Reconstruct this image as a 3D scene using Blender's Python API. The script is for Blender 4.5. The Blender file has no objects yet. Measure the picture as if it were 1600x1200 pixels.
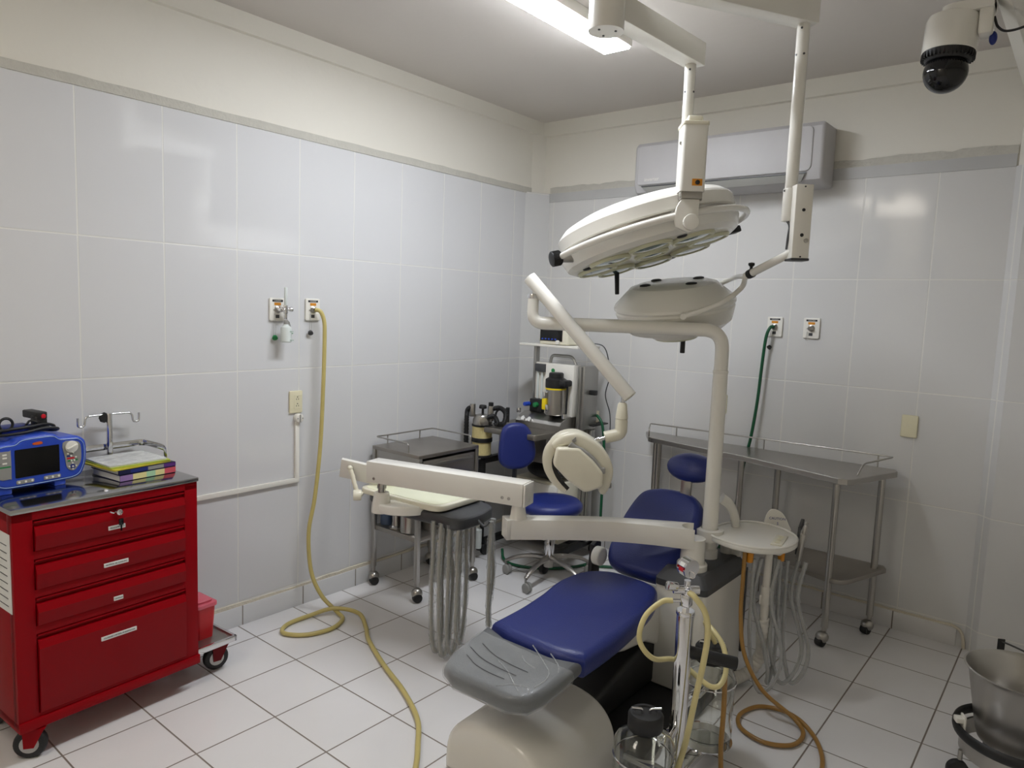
import bpy, bmesh, math, random
from mathutils import Matrix, Vector
random.seed(7)
V = Vector
PI = math.pi
scene = bpy.context.scene
COL = scene.collection

# ------------------------------------------------------------------ camera
cd = bpy.data.cameras.new('camera')
cam = bpy.data.objects.new('camera', cd)
COL.objects.link(cam)
cd.sensor_width = 36.0
cd.lens = 1115.92 / 1600 * 36.0
cd.clip_start = 0.05
yaw, pitch, roll = 0.6816, -0.1072, 0.0375
F = V((-math.sin(yaw)*math.cos(pitch), math.cos(yaw)*math.cos(pitch), math.sin(pitch)))
Rt = V((math.cos(yaw), math.sin(yaw), 0))
Up = Rt.cross(F)
c_, s_ = math.cos(roll), math.sin(roll)
cx, cy = c_*Rt + s_*Up, -s_*Rt + c_*Up
cam.matrix_world = Matrix(((cx.x, cy.x, -F.x, 3.11792), (cx.y, cy.y, -F.y, -4.08368),
                           (cx.z, cy.z, -F.z, 1.6), (0, 0, 0, 1)))
scene.camera = cam

# ------------------------------------------------------------------ world, exposure
w = bpy.data.worlds.new('world'); scene.world = w
w.use_nodes = True
w.node_tree.nodes['Background'].inputs[0].default_value = (0.8, 0.85, 0.9, 1)
w.node_tree.nodes['Background'].inputs[1].default_value = 0.05
scene.view_settings.view_transform = 'Standard'
scene.view_settings.look = 'None'
scene.view_settings.gamma = 1.0
scene.view_settings.use_curve_mapping = False
scene.view_settings.exposure = 0.0
CEIL_POWER = 68.0        # emission strength of the ceiling lamp diffuser
REAR_FILL_POWER = 9.0         # emission of the fill lamp added behind the camera


# ------------------------------------------------------------------ materials
def lin(c):
    out = []
    for v in c:
        v = v/255.0
        out.append(v/12.92 if v <= 0.04045 else ((v+0.055)/1.055)**2.4)
    return (*out, 1.0)


class NT:
    def __init__(self, name):
        self.m = bpy.data.materials.new(name)
        self.m.use_nodes = True
        self.t = self.m.node_tree
        self.b = self.t.nodes['Principled BSDF']
        self.out = self.t.nodes['Material Output']

    def n(self, typ, **kw):
        nd = self.t.nodes.new(typ)
        for k, v in kw.items():
            setattr(nd, k, v)
        return nd

    def l(self, a, b):
        self.t.links.new(a, b)

    def math(self, op, a, b=None, c=None):
        nd = self.n('ShaderNodeMath', operation=op)
        for i, x in enumerate((a, b, c)):
            if x is None:
                continue
            if isinstance(x, (int, float)):
                nd.inputs[i].default_value = x
            else:
                self.l(x, nd.inputs[i])
        return nd.outputs[0]

    def mix(self, fac, a, b):
        nd = self.n('ShaderNodeMix', data_type='RGBA')
        for i, x in ((0, fac), (6, a), (7, b)):
            if isinstance(x, (int, float, tuple)):
                nd.inputs[i].default_value = x
            else:
                self.l(x, nd.inputs[i])
        return nd.outputs[2]

    def noise(self, scale, detail=3, vec=None):
        nd = self.n('ShaderNodeTexNoise')
        nd.inputs['Scale'].default_value = scale
        nd.inputs['Detail'].default_value = detail
        if vec is None:
            g = self.n('ShaderNodeNewGeometry')
            vec = g.outputs['Position']
        self.l(vec, nd.inputs['Vector'])
        return nd.outputs['Fac']

    def bump(self, h, strength, dist=0.01):
        nd = self.n('ShaderNodeBump')
        nd.inputs['Strength'].default_value = strength
        nd.inputs['Distance'].default_value = dist
        self.l(h, nd.inputs['Height'])
        self.l(nd.outputs[0], self.b.inputs['Normal'])


def shade(c, k):
    return tuple(min(1.0, x*k) for x in c[:3]) + (1.0,)


def mat(name, col, rough=0.5, metal=0.0, var=0.08, scale=6.0, bump=0.0, bscale=80.0, coat=0.0, emit=None, spec=None):
    t = NT(name)
    c = lin(col)
    f = t.noise(scale)
    t.l(t.mix(f, shade(c, 1-var), shade(c, 1+var)), t.b.inputs['Base Color'])
    t.b.inputs['Roughness'].default_value = rough
    t.b.inputs['Metallic'].default_value = metal
    if coat:
        t.b.inputs['Coat Weight'].default_value = coat
        t.b.inputs['Coat Roughness'].default_value = 0.08
    if spec is not None:
        t.b.inputs['Specular IOR Level'].default_value = spec
    if bump:
        t.bump(t.noise(bscale, 4), bump)
    if emit:
        t.b.inputs['Emission Color'].default_value = lin(emit[0])
        t.b.inputs['Emission Strength'].default_value = emit[1]
    return t.m


def grid_mat(name, axes, col, grout, rough, gw, var=0.03, nscale=1.5, wav=0.0, marble=0.0):
    """tile grid: axes = [(axis, offset, pitch)]"""
    t = NT(name)
    g = t.n('ShaderNodeNewGeometry')
    sep = t.n('ShaderNodeSeparateXYZ')
    t.l(g.outputs['Position'], sep.inputs[0])
    mask = None
    for ax, off, pitch in axes:
        v = t.math('SUBTRACT', sep.outputs[ax], off - pitch*100)
        v = t.math('DIVIDE', v, pitch)
        v = t.math('FRACT', v)
        v = t.math('PINGPONG', v, 0.5)
        v = t.math('MULTIPLY', v, pitch)
        m = t.n('ShaderNodeMapRange', interpolation_type='SMOOTHSTEP')
        t.l(v, m.inputs[0])
        m.inputs[1].default_value = gw*0.35
        m.inputs[2].default_value = gw*0.65
        m.inputs[3].default_value = 1.0
        m.inputs[4].default_value = 0.0
        mask = m.outputs[0] if mask is None else t.math('MAXIMUM', mask, m.outputs[0])
    c = lin(col)
    f = t.noise(nscale, 4)
    base = t.mix(f, shade(c, 1-var), shade(c, 1+var))
    if marble:
        wv = t.n('ShaderNodeTexNoise')
        wv.inputs['Scale'].default_value = 2.2
        wv.inputs['Detail'].default_value = 6
        wv.inputs['Distortion'].default_value = 1.6
        t.l(g.outputs['Position'], wv.inputs['Vector'])
        base = t.mix(wv.outputs['Fac'], base, shade(c, 1-marble))
    t.l(t.mix(mask, base, lin(grout)), t.b.inputs['Base Color'])
    r = t.math('MULTIPLY_ADD', mask, 0.5, rough)
    t.l(r, t.b.inputs['Roughness'])
    h = t.math('MULTIPLY', mask, -1.0)
    if wav:
        h = t.math('ADD', h, t.math('MULTIPLY', t.noise(3.0, 2), wav))
    t.bump(h, 0.35, 0.004)
    return t.m


def glass(name, col=(255, 255, 255), rough=0.02, ior=1.45):
    t = NT(name)
    f = t.noise(5)
    c = lin(col)
    t.l(t.mix(f, shade(c, 0.97), c), t.b.inputs['Base Color'])
    t.b.inputs['Roughness'].default_value = rough
    t.b.inputs['Transmission Weight'].default_value = 1.0
    t.b.inputs['IOR'].default_value = ior
    return t.m


def film(name, amount=0.2, tint=(255, 255, 255), rough=0.08, wr=30.0, bs=0.6):
    """thin clear plastic film: mostly transparent, with crinkled gloss"""
    t = NT(name)
    tr = t.n('ShaderNodeBsdfTransparent')
    tr.inputs[0].default_value = lin(tint)
    t.b.inputs['Base Color'].default_value = lin((225, 228, 228))
    t.b.inputs['Roughness'].default_value = rough
    nz = t.noise(wr, 3)
    t.bump(nz, bs, 0.02)
    lw = t.n('ShaderNodeLayerWeight')
    lw.inputs['Blend'].default_value = 0.25
    fac = t.math('MULTIPLY_ADD', lw.outputs['Facing'], 0.45, amount*0.4)
    fac = t.math('MULTIPLY', fac, t.math('MULTIPLY_ADD', nz, 1.2, 0.4))
    mx = t.n('ShaderNodeMixShader')
    t.l(fac, mx.inputs[0])
    t.l(tr.outputs[0], mx.inputs[1])
    t.l(t.b.outputs[0], mx.inputs[2])
    t.l(mx.outputs[0], t.out.inputs['Surface'])
    return t.m


M = {}
M['tile_l'] = grid_mat('wall_tile_left', [(1, -2.968, 0.3352), (2, 1.8176, 0.5666)], (215, 215, 216), (226, 225, 220), 0.06, 0.006, 0.025, 1.2, 0.5)
M['tile_b'] = grid_mat('wall_tile_back', [(0, 1.784, 0.333), (2, 1.8126, 0.5655)], (214, 213, 211), (225, 223, 217), 0.09, 0.006, 0.025, 1.2, 0.5)
M['tile_h'] = grid_mat('wall_tile_corner', [(2, 1.8176, 0.5666)], (214, 214, 213), (225, 223, 217), 0.1, 0.006, 0.025, 1.2, 0.3)
M['floor'] = grid_mat('floor_tile', [(0, 0.170, 0.3226), (1, -1.684, 0.3105)], (233, 231, 230), (128, 118, 108), 0.12, 0.006, 0.03, 1.5, 0.2, 0.08)
M['base_l'] = grid_mat('baseboard_tile_left', [(1, -1.592, 0.345)], (222, 222, 222), (140, 132, 120), 0.12, 0.006)
M['base_b'] = grid_mat('baseboard_tile_back', [(0, 2.434, 0.352)], (214, 212, 210), (120, 112, 102), 0.12, 0.006)
M['strip'] = mat('grey_tile_strip', (188, 188, 187), 0.15)
M['paint'] = mat('cream_wall_paint', (226, 222, 211), 0.6, 0, 0.03, 1.5, 0.15, 25)
M['ceil'] = mat('ceiling_paint', (214, 208, 202), 0.7, 0, 0.02, 1.2, 0.1, 20)
M['mortar'] = mat('grey_mortar_band', (194, 191, 181), 0.8, 0, 0.1, 18, 0.5, 60)
M['sealant'] = mat('stained_cream_sealant', (216, 208, 190), 0.7, 0, 0.2, 14, 0.5, 50)
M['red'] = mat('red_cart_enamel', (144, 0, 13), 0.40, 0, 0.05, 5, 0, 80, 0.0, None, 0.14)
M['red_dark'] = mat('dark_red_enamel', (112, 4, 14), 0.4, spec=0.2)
M['steel'] = mat('brushed_steel', (176, 173, 168), 0.28, 1.0, 0.06, 12)
M['steel_dull'] = mat('dull_steel', (164, 159, 152), 0.36, 1.0, 0.1, 10)
M['polished'] = mat('polished_steel', (168, 168, 168), 0.13, 1.0, 0.03, 8)
M['chrome'] = mat('chrome', (222, 222, 224), 0.07, 1.0, 0.02)
M['black'] = mat('black_rubber', (26, 26, 27), 0.5)
M['blackgloss'] = mat('glossy_black', (12, 12, 14), 0.08)
M['dark'] = mat('charcoal_plastic', (66, 67, 69), 0.4)
M['grey'] = mat('grey_plastic', (150, 149, 144), 0.4)
M['white'] = mat('white_enamel', (232, 229, 220), 0.25, 0, 0.02, 4, 0, 80, 0.2)
M['cream'] = mat('cream_plastic', (230, 225, 205), 0.3, 0, 0.03, 4)
M['ivory'] = mat('ivory_plate', (226, 219, 188), 0.3)
M['acwhite'] = mat('air_conditioner_white', (186, 184, 184), 0.5)
M['blue'] = mat('navy_vinyl', (33, 46, 116), 0.38, 0, 0.06, 5, 0.12, 220)
M['greyvinyl'] = mat('grey_vinyl', (100, 102, 104), 0.4, 0, 0.06, 9, 0.12, 160)
M['film'] = film('crinkled_clear_film', 0.16, (250, 250, 250), 0.1, 16, 0.5)
M['sleeve'] = film('clear_tube_sleeve', 0.45, (248, 248, 248), 0.1, 60, 0.7)
M['amber'] = mat('amber_rubber_hose', (196, 180, 112), 0.35, 0, 0.08, 20)
M['paleamber'] = mat('pale_yellow_hose', (220, 207, 150), 0.3, 0, 0.08, 20)
M['brownhose'] = mat('brown_amber_hose', (158, 118, 58), 0.3, 0, 0.1, 20)
M['greenhose'] = mat('green_hose', (14, 84, 52), 0.35)
M['greyhose'] = mat('grey_beige_hose', (164, 160, 148), 0.35)
M['clearhose'] = mat('translucent_grey_hose', (174, 173, 170), 0.25)
M['glass'] = glass('clear_glass', (250, 252, 250))
M['frost'] = mat('frosted_plastic', (216, 222, 218), 0.3, 0, 0.05)
M['lens'] = mat('green_tinted_lens', (96, 128, 132), 0.06, 0, 0.1, 9, 0, 80, 0.6)
M['lensring'] = mat('yellowed_lens_ring', (206, 204, 172), 0.35)
M['dblue'] = mat('blue_device_plastic', (40, 74, 186), 0.3)
M['dblue2'] = mat('deep_blue_plastic', (28, 44, 120), 0.35)
M['ltblue'] = mat('pale_blue_line', (150, 180, 225), 0.4)
M['screen'] = mat('black_screen', (12, 12, 13), 0.12)
M['orange'] = mat('orange_label', (214, 140, 26), 0.5, 0, 0.2, 60)
M['orange2'] = mat('orange_emblem', (214, 92, 20), 0.4)
M['paper'] = mat('white_paper', (226, 226, 222), 0.7, 0, 0.05, 8)
M['yellow'] = mat('yellow_folder', (204, 192, 60), 0.5)
M['lime'] = mat('lime_folder', (176, 190, 70), 0.5)
M['navybook'] = mat('navy_book_cover', (24, 27, 66), 0.4)
M['purple'] = mat('purple_spine', (92, 44, 124), 0.5)
M['lilac'] = mat('lilac_spine', (150, 118, 172), 0.5)
M['pink'] = mat('pink_spine', (206, 84, 96), 0.5)
M['sand'] = mat('cream_spine', (224, 214, 150), 0.5)
M['mint'] = mat('mint_spine', (170, 210, 170), 0.5)
M['sharps'] = mat('red_sharps_plastic', (196, 20, 30), 0.3)
M['sharpslid'] = mat('pink_clear_lid', (214, 96, 112), 0.2)
M['button_red'] = mat('red_button', (200, 20, 40), 0.3)
M['green'] = mat('green_print', (30, 130, 70), 0.5)
M['yellowpl'] = mat('yellow_plastic', (238, 212, 28), 0.35)
M['limeband'] = mat('soda_lime', (214, 198, 140), 0.6, 0, 0.12, 60, 0.4, 120)
M['ink'] = mat('black_print', (30, 30, 34), 0.6)
M['inkblue'] = mat('blue_print', (40, 50, 130), 0.6)
M['matglow'] = mat('cream_silicone_mat', (236, 236, 208), 0.35)
M['aluminium'] = mat('grey_anodised_aluminium', (168, 167, 163), 0.35, 0.9)
M['bottleblue'] = mat('slate_blue_bottle', (72, 88, 112), 0.3)
M['pipewhite'] = mat('white_corrugated_pipe', (216, 212, 204), 0.4)
M['rust'] = mat('rust_stain', (130, 78, 40), 0.8, 0, 0.3, 60)
M['marker'] = mat('pink_tape', (222, 60, 70), 0.5)


def emitter(name, col, strength):
    t = NT(name)
    f = t.noise(3)
    t.l(t.mix(f, lin(col), lin(col)), t.b.inputs['Base Color'])
    t.b.inputs['Emission Color'].default_value = lin(col)
    t.b.inputs['Emission Strength'].default_value = strength
    return t.m


M['lamp'] = emitter('lit_lamp_diffuser', (242, 247, 255), CEIL_POWER)
M['rear_fill'] = emitter('rear_fill_diffuser', (255, 246, 232), REAR_FILL_POWER)


# ------------------------------------------------------------------ mesh helpers
def B():
    return bmesh.new()


def T(x, y=None, z=None):
    return Matrix.Translation(V((x, y, z)) if y is not None else V(x))


def frame(o, x, y, z=None):
    x = V(x).normalized(); y = V(y)
    if z is None:
        z = x.cross(y).normalized(); y = z.cross(x).normalized()
    else:
        z = V(z).normalized(); y = y.normalized()
    return Matrix(((x.x, y.x, z.x, o[0]), (x.y, y.y, z.y, o[1]), (x.z, y.z, z.z, o[2]), (0, 0, 0, 1)))


def axis_frame(o, z):
    z = V(z).normalized()
    a = V((1, 0, 0)) if abs(z.x) < 0.8 else V((0, 1, 0))
    x = (a - z*a.dot(z)).normalized(); y = z.cross(x)
    return Matrix(((x.x, y.x, z.x, o[0]), (x.y, y.y, z.y, o[1]), (x.z, y.z, z.z, o[2]), (0, 0, 0, 1)))


def setmi(bm, before, mi):
    if mi:
        for f in bm.faces:
            if f not in before:
                f.material_index = mi


def bevel(bm, edges, r, seg):
    bmesh.ops.bevel(bm, geom=list(edges), offset=r, segments=seg, profile=0.5, affect='EDGES', clamp_overlap=True)


def box(bm, c, s, bev=0.0, seg=2, Mx=None, mi=0):
    before = set(bm.faces) if mi else ()
    m = T(V(c)) @ Matrix.Diagonal((*s, 1))
    if Mx is not None:
        m = Mx @ m
    vs = bmesh.ops.create_cube(bm, size=1.0, matrix=m)['verts']
    if bev:
        bevel(bm, {e for v in vs for e in v.link_edges}, bev, seg)
    setmi(bm, before, mi)


def boxr(bm, lo, hi, bev=0.0, seg=2, Mx=None, mi=0):
    lo, hi = V(lo), V(hi)
    box(bm, (lo+hi)/2, hi-lo, bev, seg, Mx, mi)


def prism(bm, pts, h0, h1, Mx=None, bev=0.0, seg=3, mi=0, caps_only=True):
    before = set(bm.faces) if mi else ()
    Mx = Mx or Matrix.Identity(4)
    a = [bm.verts.new(Mx @ V((p[0], p[1], h0))) for p in pts]
    b = [bm.verts.new(Mx @ V((p[0], p[1], h1))) for p in pts]
    n = len(pts)
    f0 = bm.faces.new(a[::-1]); f1 = bm.faces.new(b)
    sides = [bm.faces.new((a[i], a[(i+1) % n], b[(i+1) % n], b[i])) for i in range(n)]
    bmesh.ops.recalc_face_normals(bm, faces=[f0, f1]+sides)
    if bev:
        es = set(f0.edges) | set(f1.edges)
        if not caps_only:
            for f in sides:
                es |= set(f.edges)
        bevel(bm, es, bev, seg)
    setmi(bm, before, mi)


def cyl(bm, p0, p1, r0, r1=None, seg=24, bev=0.0, mi=0, bseg=2):
    before = set(bm.faces) if mi else ()
    p0, p1 = V(p0), V(p1)
    r1 = r0 if r1 is None else r1
    Mx = axis_frame(p0, p1-p0); L = (p1-p0).length
    a = [bm.verts.new(Mx @ V((r0*math.cos(t), r0*math.sin(t), 0))) for t in (2*PI*i/seg for i in range(seg))]
    b = [bm.verts.new(Mx @ V((r1*math.cos(t), r1*math.sin(t), L))) for t in (2*PI*i/seg for i in range(seg))]
    f0 = bm.faces.new(a[::-1]); f1 = bm.faces.new(b)
    for i in range(seg):
        bm.faces.new((a[i], a[(i+1) % seg], b[(i+1) % seg], b[i]))
    if bev:
        bevel(bm, set(f0.edges) | set(f1.edges), bev, bseg)
    setmi(bm, before, mi)


def lathe(bm, prof, Mx=None, seg=40, mi=0):
    before = set(bm.faces) if mi else ()
    Mx = Mx or Matrix.Identity(4)
    rings = []
    for r, z in prof:
        if r < 1e-6:
            rings.append([bm.verts.new(Mx @ V((0, 0, z)))])
        else:
            rings.append([bm.verts.new(Mx @ V((r*math.cos(2*PI*i/seg), r*math.sin(2*PI*i/seg), z))) for i in range(seg)])
    fs = []
    for A, C in zip(rings, rings[1:]):
        for i in range(seg):
            j = (i+1) % seg
            if len(A) == 1 and len(C) == 1:
                continue
            if len(A) == 1:
                fs.append(bm.faces.new((A[0], C[j], C[i])))
            elif len(C) == 1:
                fs.append(bm.faces.new((A[i], A[j], C[0])))
            else:
                fs.append(bm.faces.new((A[i], A[j], C[j], C[i])))
    bmesh.ops.recalc_face_normals(bm, faces=fs)
    setmi(bm, before, mi)


def ell(bm, c, s, Mx=None, mi=0, u=28, v=16):
    before = set(bm.faces) if mi else ()
    m = T(V(c)) @ Matrix.Diagonal((*s, 1))
    if Mx is not None:
        m = Mx @ m
    bmesh.ops.create_uvsphere(bm, u_segments=u, v_segments=v, radius=1.0, matrix=m)
    setmi(bm, before, mi)


def spline(pts, n=8, closed=False):
    P = [V(p) for p in pts]
    out = []
    m = len(P)
    rng = range(m) if closed else range(m-1)
    for i in rng:
        if closed:
            p0, p1, p2, p3 = P[(i-1) % m], P[i], P[(i+1) % m], P[(i+2) % m]
        else:
            p1, p2 = P[i], P[i+1]
            p0 = P[i-1] if i else p1*2-p2
            p3 = P[i+2] if i+2 < m else p2*2-p1
        for k in range(n):
            t = k/n
            out.append(0.5*((2*p1)+(p2-p0)*t+(2*p0-5*p1+4*p2-p3)*t*t+(3*p1-p0-3*p2+p3)*t**3))
    if not closed:
        out.append(P[-1])
    return out


def rounded(pts, r, n=6, closed=False):
    """polyline with filleted corners"""
    P = [V(p) for p in pts]
    out = []
    m = len(P)
    for i in range(m):
        if not closed and i in (0, m-1):
            out.append(P[i]); continue
        a, b, c = P[(i-1) % m], P[i], P[(i+1) % m]
        rr = min(r, (a-b).length*0.48, (c-b).length*0.48)
        p, q = b+(a-b).normalized()*rr, b+(c-b).normalized()*rr
        for k in range(n+1):
            t = k/n
            out.append(p*(1-t)**2+b*2*t*(1-t)+q*t*t)
    return out


def tube(bm, pts, r, seg=12, closed=False, mi=0, flat=None):
    """sweep a circle (or ellipse flat=(a,b,updir)) along a polyline; r may be a list"""
    before = set(bm.faces) if mi else ()
    P = [V(p) for p in pts]
    n = len(P)
    tg = []
    for i in range(n):
        if closed:
            d = P[(i+1) % n]-P[(i-1) % n]
        else:
            d = P[min(i+1, n-1)]-P[max(i-1, 0)]
        tg.append(d.normalized())
    x = axis_frame(P[0], tg[0]).to_3x3().col[0]
    if flat:
        x = V(flat[2])
    rings = []
    for i in range(n):
        x = (x-tg[i]*x.dot(tg[i])).normalized()
        y = tg[i].cross(x)
        ri = r[i] if isinstance(r, (list, tuple)) else r
        a, b = (ri*flat[0], ri*flat[1]) if flat else (ri, ri)
        rings.append([bm.verts.new(P[i]+x*(a*math.cos(2*PI*k/seg))+y*(b*math.sin(2*PI*k/seg))) for k in range(seg)])
    for i in range(n if closed else n-1):
        A, C = rings[i], rings[(i+1) % n]
        for k in range(seg):
            bm.faces.new((A[k], A[(k+1) % seg], C[(k+1) % seg], C[k]))
    if not closed:
        bm.faces.new(rings[0][::-1]); bm.faces.new(rings[-1])
    setmi(bm, before, mi)


def rpoly(x0, x1, y0, y1, r, n=5):
    rr = r if isinstance(r, (list, tuple)) else [r]*4
    out = []
    for (px, py, a0), q in zip(((x1, y1, 0), (x0, y1, 90), (x0, y0, 180), (x1, y0, 270)), rr):
        sx = -1 if px == x1 else 1
        sy = -1 if py == y1 else 1
        for k in range(n+1):
            a = math.radians(a0+90*k/n)
            out.append((px+sx*q+q*math.cos(a), py+sy*q+q*math.sin(a)))
    return out


def smoothpoly(pts, n=5):
    return [(p.x, p.y) for p in spline([(a, b, 0) for a, b in pts], n, True)]


# ------------------------------------------------------------------ object helpers
ROOT = {}


def finish(bm, name, mats, angle=38):
    me = bpy.data.meshes.new(name)
    bmesh.ops.remove_doubles(bm, verts=bm.verts, dist=1e-6)
    bm.to_mesh(me); bm.free()
    for m in (mats if isinstance(mats, (list, tuple)) else [mats]):
        me.materials.append(M[m] if isinstance(m, str) else m)
    me.shade_smooth()
    me.set_sharp_from_angle(angle=math.radians(angle))
    return me


def thing(name, label, cat, loc, rz=0.0, group=None):
    o = bpy.data.objects.new(name, None)
    o.empty_display_size = 0.05
    o.location = loc; o.rotation_euler = (0, 0, rz)
    COL.objects.link(o)
    o['label'] = label; o['category'] = cat
    if group:
        o['group'] = group
    ROOT[o] = T(V(loc)) @ Matrix.Rotation(rz, 4, 'Z')
    return o


def part(name, bm, mats, parent, local=False, label=None, angle=38):
    root = parent
    while root.parent:
        root = root.parent
    if not local:
        bm.transform(ROOT[root].inverted())
    o = bpy.data.objects.new(name, finish(bm, name, mats, angle))
    o.parent = parent
    COL.objects.link(o)
    if label:
        o['label'] = label
    return o


def single(name, bm, mats, label, cat, group=None, angle=38):
    vs = [v.co for v in bm.verts]
    lo = V((min(v[i] for v in vs) for i in range(3))); hi = V((max(v[i] for v in vs) for i in range(3)))
    org = V(((lo.x+hi.x)/2, (lo.y+hi.y)/2, lo.z))
    bm.transform(T(-org))
    o = bpy.data.objects.new(name, finish(bm, name, mats, angle))
    o.location = org
    COL.objects.link(o)
    o['label'] = label; o['category'] = cat
    if group:
        o['group'] = group
    ROOT[o] = T(org)
    return o


def struct(name, bm, mats, parent=None):
    o = bpy.data.objects.new(name, finish(bm, name, mats))
    o['kind'] = 'structure'
    o.parent = parent
    COL.objects.link(o)
    return o


def text_bm(body, size, Mx, ext=0.0004, width=None, bm=None):
    """lettering as a mesh, centred on the frame's origin, lying in its xy plane"""
    cu = bpy.data.curves.new('lettering', 'FONT')
    cu.body = body; cu.size = size; cu.extrude = ext
    cu.align_x = 'CENTER'; cu.align_y = 'CENTER'; cu.resolution_u = 2
    tmp = bpy.data.objects.new('lettering', cu)
    COL.objects.link(tmp)
    bpy.context.view_layer.update()
    me = bpy.data.meshes.new_from_object(tmp.evaluated_get(bpy.context.evaluated_depsgraph_get()))
    bpy.data.objects.remove(tmp); bpy.data.curves.remove(cu)
    if width and len(me.vertices):
        xs = [v.co.x for v in me.vertices]
        k = width/(max(xs)-min(xs))
        Mx = Mx @ Matrix.Diagonal((k, 1, 1, 1))
    me.transform(Mx)
    bm = bm or B()
    bm.from_mesh(me)
    bpy.data.meshes.remove(me)
    return bm


def copy_tree(o, parent=None):
    c = o.copy(); COL.objects.link(c)
    if parent:
        c.parent = parent
    for ch in [x for x in bpy.data.objects if x.parent == o]:
        copy_tree(ch, c)
    return c


# ================================================================== ROOM
XR, YF, ZC = 3.7, -5.3, 2.87
bm = B(); boxr(bm, (-0.2, YF-0.2, -0.1), (XR+0.2, 0.2, 0.0)); struct('floor', bm, 'floor')
bm = B(); boxr(bm, (-0.2, YF-0.2, ZC), (XR+0.2, 0.2, ZC+0.1)); struct('ceiling', bm, 'ceil')
bm = B()
boxr(bm, (-0.15, YF, 0), (-0.004, 0.0, ZC))
boxr(bm, (-0.01, YF, 0), (0.0, 0.0, 2.385), mi=1)
struct('wall_left', bm, ['paint', 'tile_l'])
bm = B()
boxr(bm, (-0.15, 0.004, 0), (XR+0.1, 0.15, ZC))
boxr(bm, (0, 0.0, 0), (2.80, 0.01, 2.333), mi=1)
struct('wall_back', bm, ['paint', 'tile_b'])
bm = B()
boxr(bm, (XR, YF, 0), (XR+0.15, 0.15, ZC)); struct('wall_right', bm, 'paint')
bm = B()
boxr(bm, (-0.15, YF-0.15, 0), (XR+0.15, YF, ZC)); struct('wall_front', bm, 'paint')
# trims: corner strip, pillar, beam, cornices, mortar bands
bm = B()
prism(bm, [(-0.005, -0.18), (0.085, 0.005), (-0.005, 0.005)], 0, 2.39)
prism(bm, [(-0.005, -0.11), (0.028, 0.006), (-0.005, 0.006)], 2.39, ZC, mi=1)
struct('trim_1', bm, ['tile_h', 'paint'])
bm = B()
prism(bm, [(2.757, 0.006), (2.757, 0.0), (2.812, -0.055), (XR, -0.055), (XR, 0.006)], 0, 2.335)
prism(bm, [(2.765, 0.006), (2.765, 0.0), (2.815, -0.05), (XR, -0.05), (XR, 0.006)], 2.335, ZC, mi=1)
struct('trim_2', bm, ['tile_b', 'paint'])
bm = B()
prism(bm, [(2.757, ZC+0.01), (2.757, 2.67), (2.812, 2.615), (XR, 2.615), (XR, ZC+0.01)], 0.05, -YF,
      Matrix(((1, 0, 0, 0), (0, 0, -1, 0), (0, 1, 0, 0), (0, 0, 0, 1))))
struct('trim_3', bm, 'paint')
bm = B()
prism(bm, [(-0.006, 2.784), (0.012, 2.79), (0.03, ZC+0.005), (-0.006, ZC+0.005)], 0, -YF,
      Matrix(((1, 0, 0, 0), (0, 0, -1, 0), (0, 1, 0, 0), (0, 0, 0, 1))))
struct('trim_4', bm, 'paint')
bm = B()
prism(bm, [(0.006, 2.775), (-0.012, 2.781), (-0.03, ZC+0.005), (0.006, ZC+0.005)], 0, 2.757,
      Matrix(((0, 0, 1, 0), (1, 0, 0, 0), (0, 1, 0, 0), (0, 0, 0, 1))))
struct('trim_5', bm, 'paint')


def ragged(n, a, b, z0, z1, jit):
    up = [(a+(b-a)*i/n, z1+random.uniform(-jit, jit)) for i in range(n+1)]
    return [(b, z0), (a, z0)] + up


bm = B()
prism(bm, ragged(60, YF, -0.11, 2.383, 2.421, 0.0025), -0.004, 0.004,
      Matrix(((0, 0, 1, 0), (1, 0, 0, 0), (0, 1, 0, 0), (0, 0, 0, 1))))
struct('trim_6', bm, 'mortar')
bm = B()
prism(bm, ragged(60, 0.085, 2.76, 2.39, 2.432, 0.006), -0.004, 0.003,
      Matrix(((1, 0, 0, 0), (0, 0, -1, 0), (0, 1, 0, 0), (0, 0, 0, 1))))
struct('trim_7', bm, 'mortar')
bm = B(); boxr(bm, (0.07, -0.004, 2.333), (2.757, 0.01, 2.392)); struct('trim_8', bm, 'strip')
bm = B()
boxr(bm, (0, YF, 0), (0.011, -0.17, 0.098), 0.001)
prism(bm, ragged(90, YF, -0.17, 0.096, 0.113, 0.004), 0.0, 0.008,
      Matrix(((0, 0, 1, 0), (1, 0, 0, 0), (0, 1, 0, 0), (0, 0, 0, 1))), mi=1)
struct('baseboard_left', bm, ['base_l', 'sealant'])
bm = B()
boxr(bm, (0.08, -0.011, 0), (2.72, 0, 0.095), 0.001)
prism(bm, ragged(70, 0.08, 2.70, 0.093, 0.106, 0.005) , 0.0, 0.008,
      Matrix(((1, 0, 0, 0), (0, 0, -1, 0), (0, 1, 0, 0), (0, 0, 0, 1))), mi=1)
tube(bm, spline([(2.69, -0.004, 0.104), (2.735, -0.006, 0.085), (2.752, -0.01, 0.04), (2.757, -0.012, 0.0)], 5), 0.008, 8, mi=1)
struct('baseboard_back', bm, ['base_b', 'sealant'])

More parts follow.
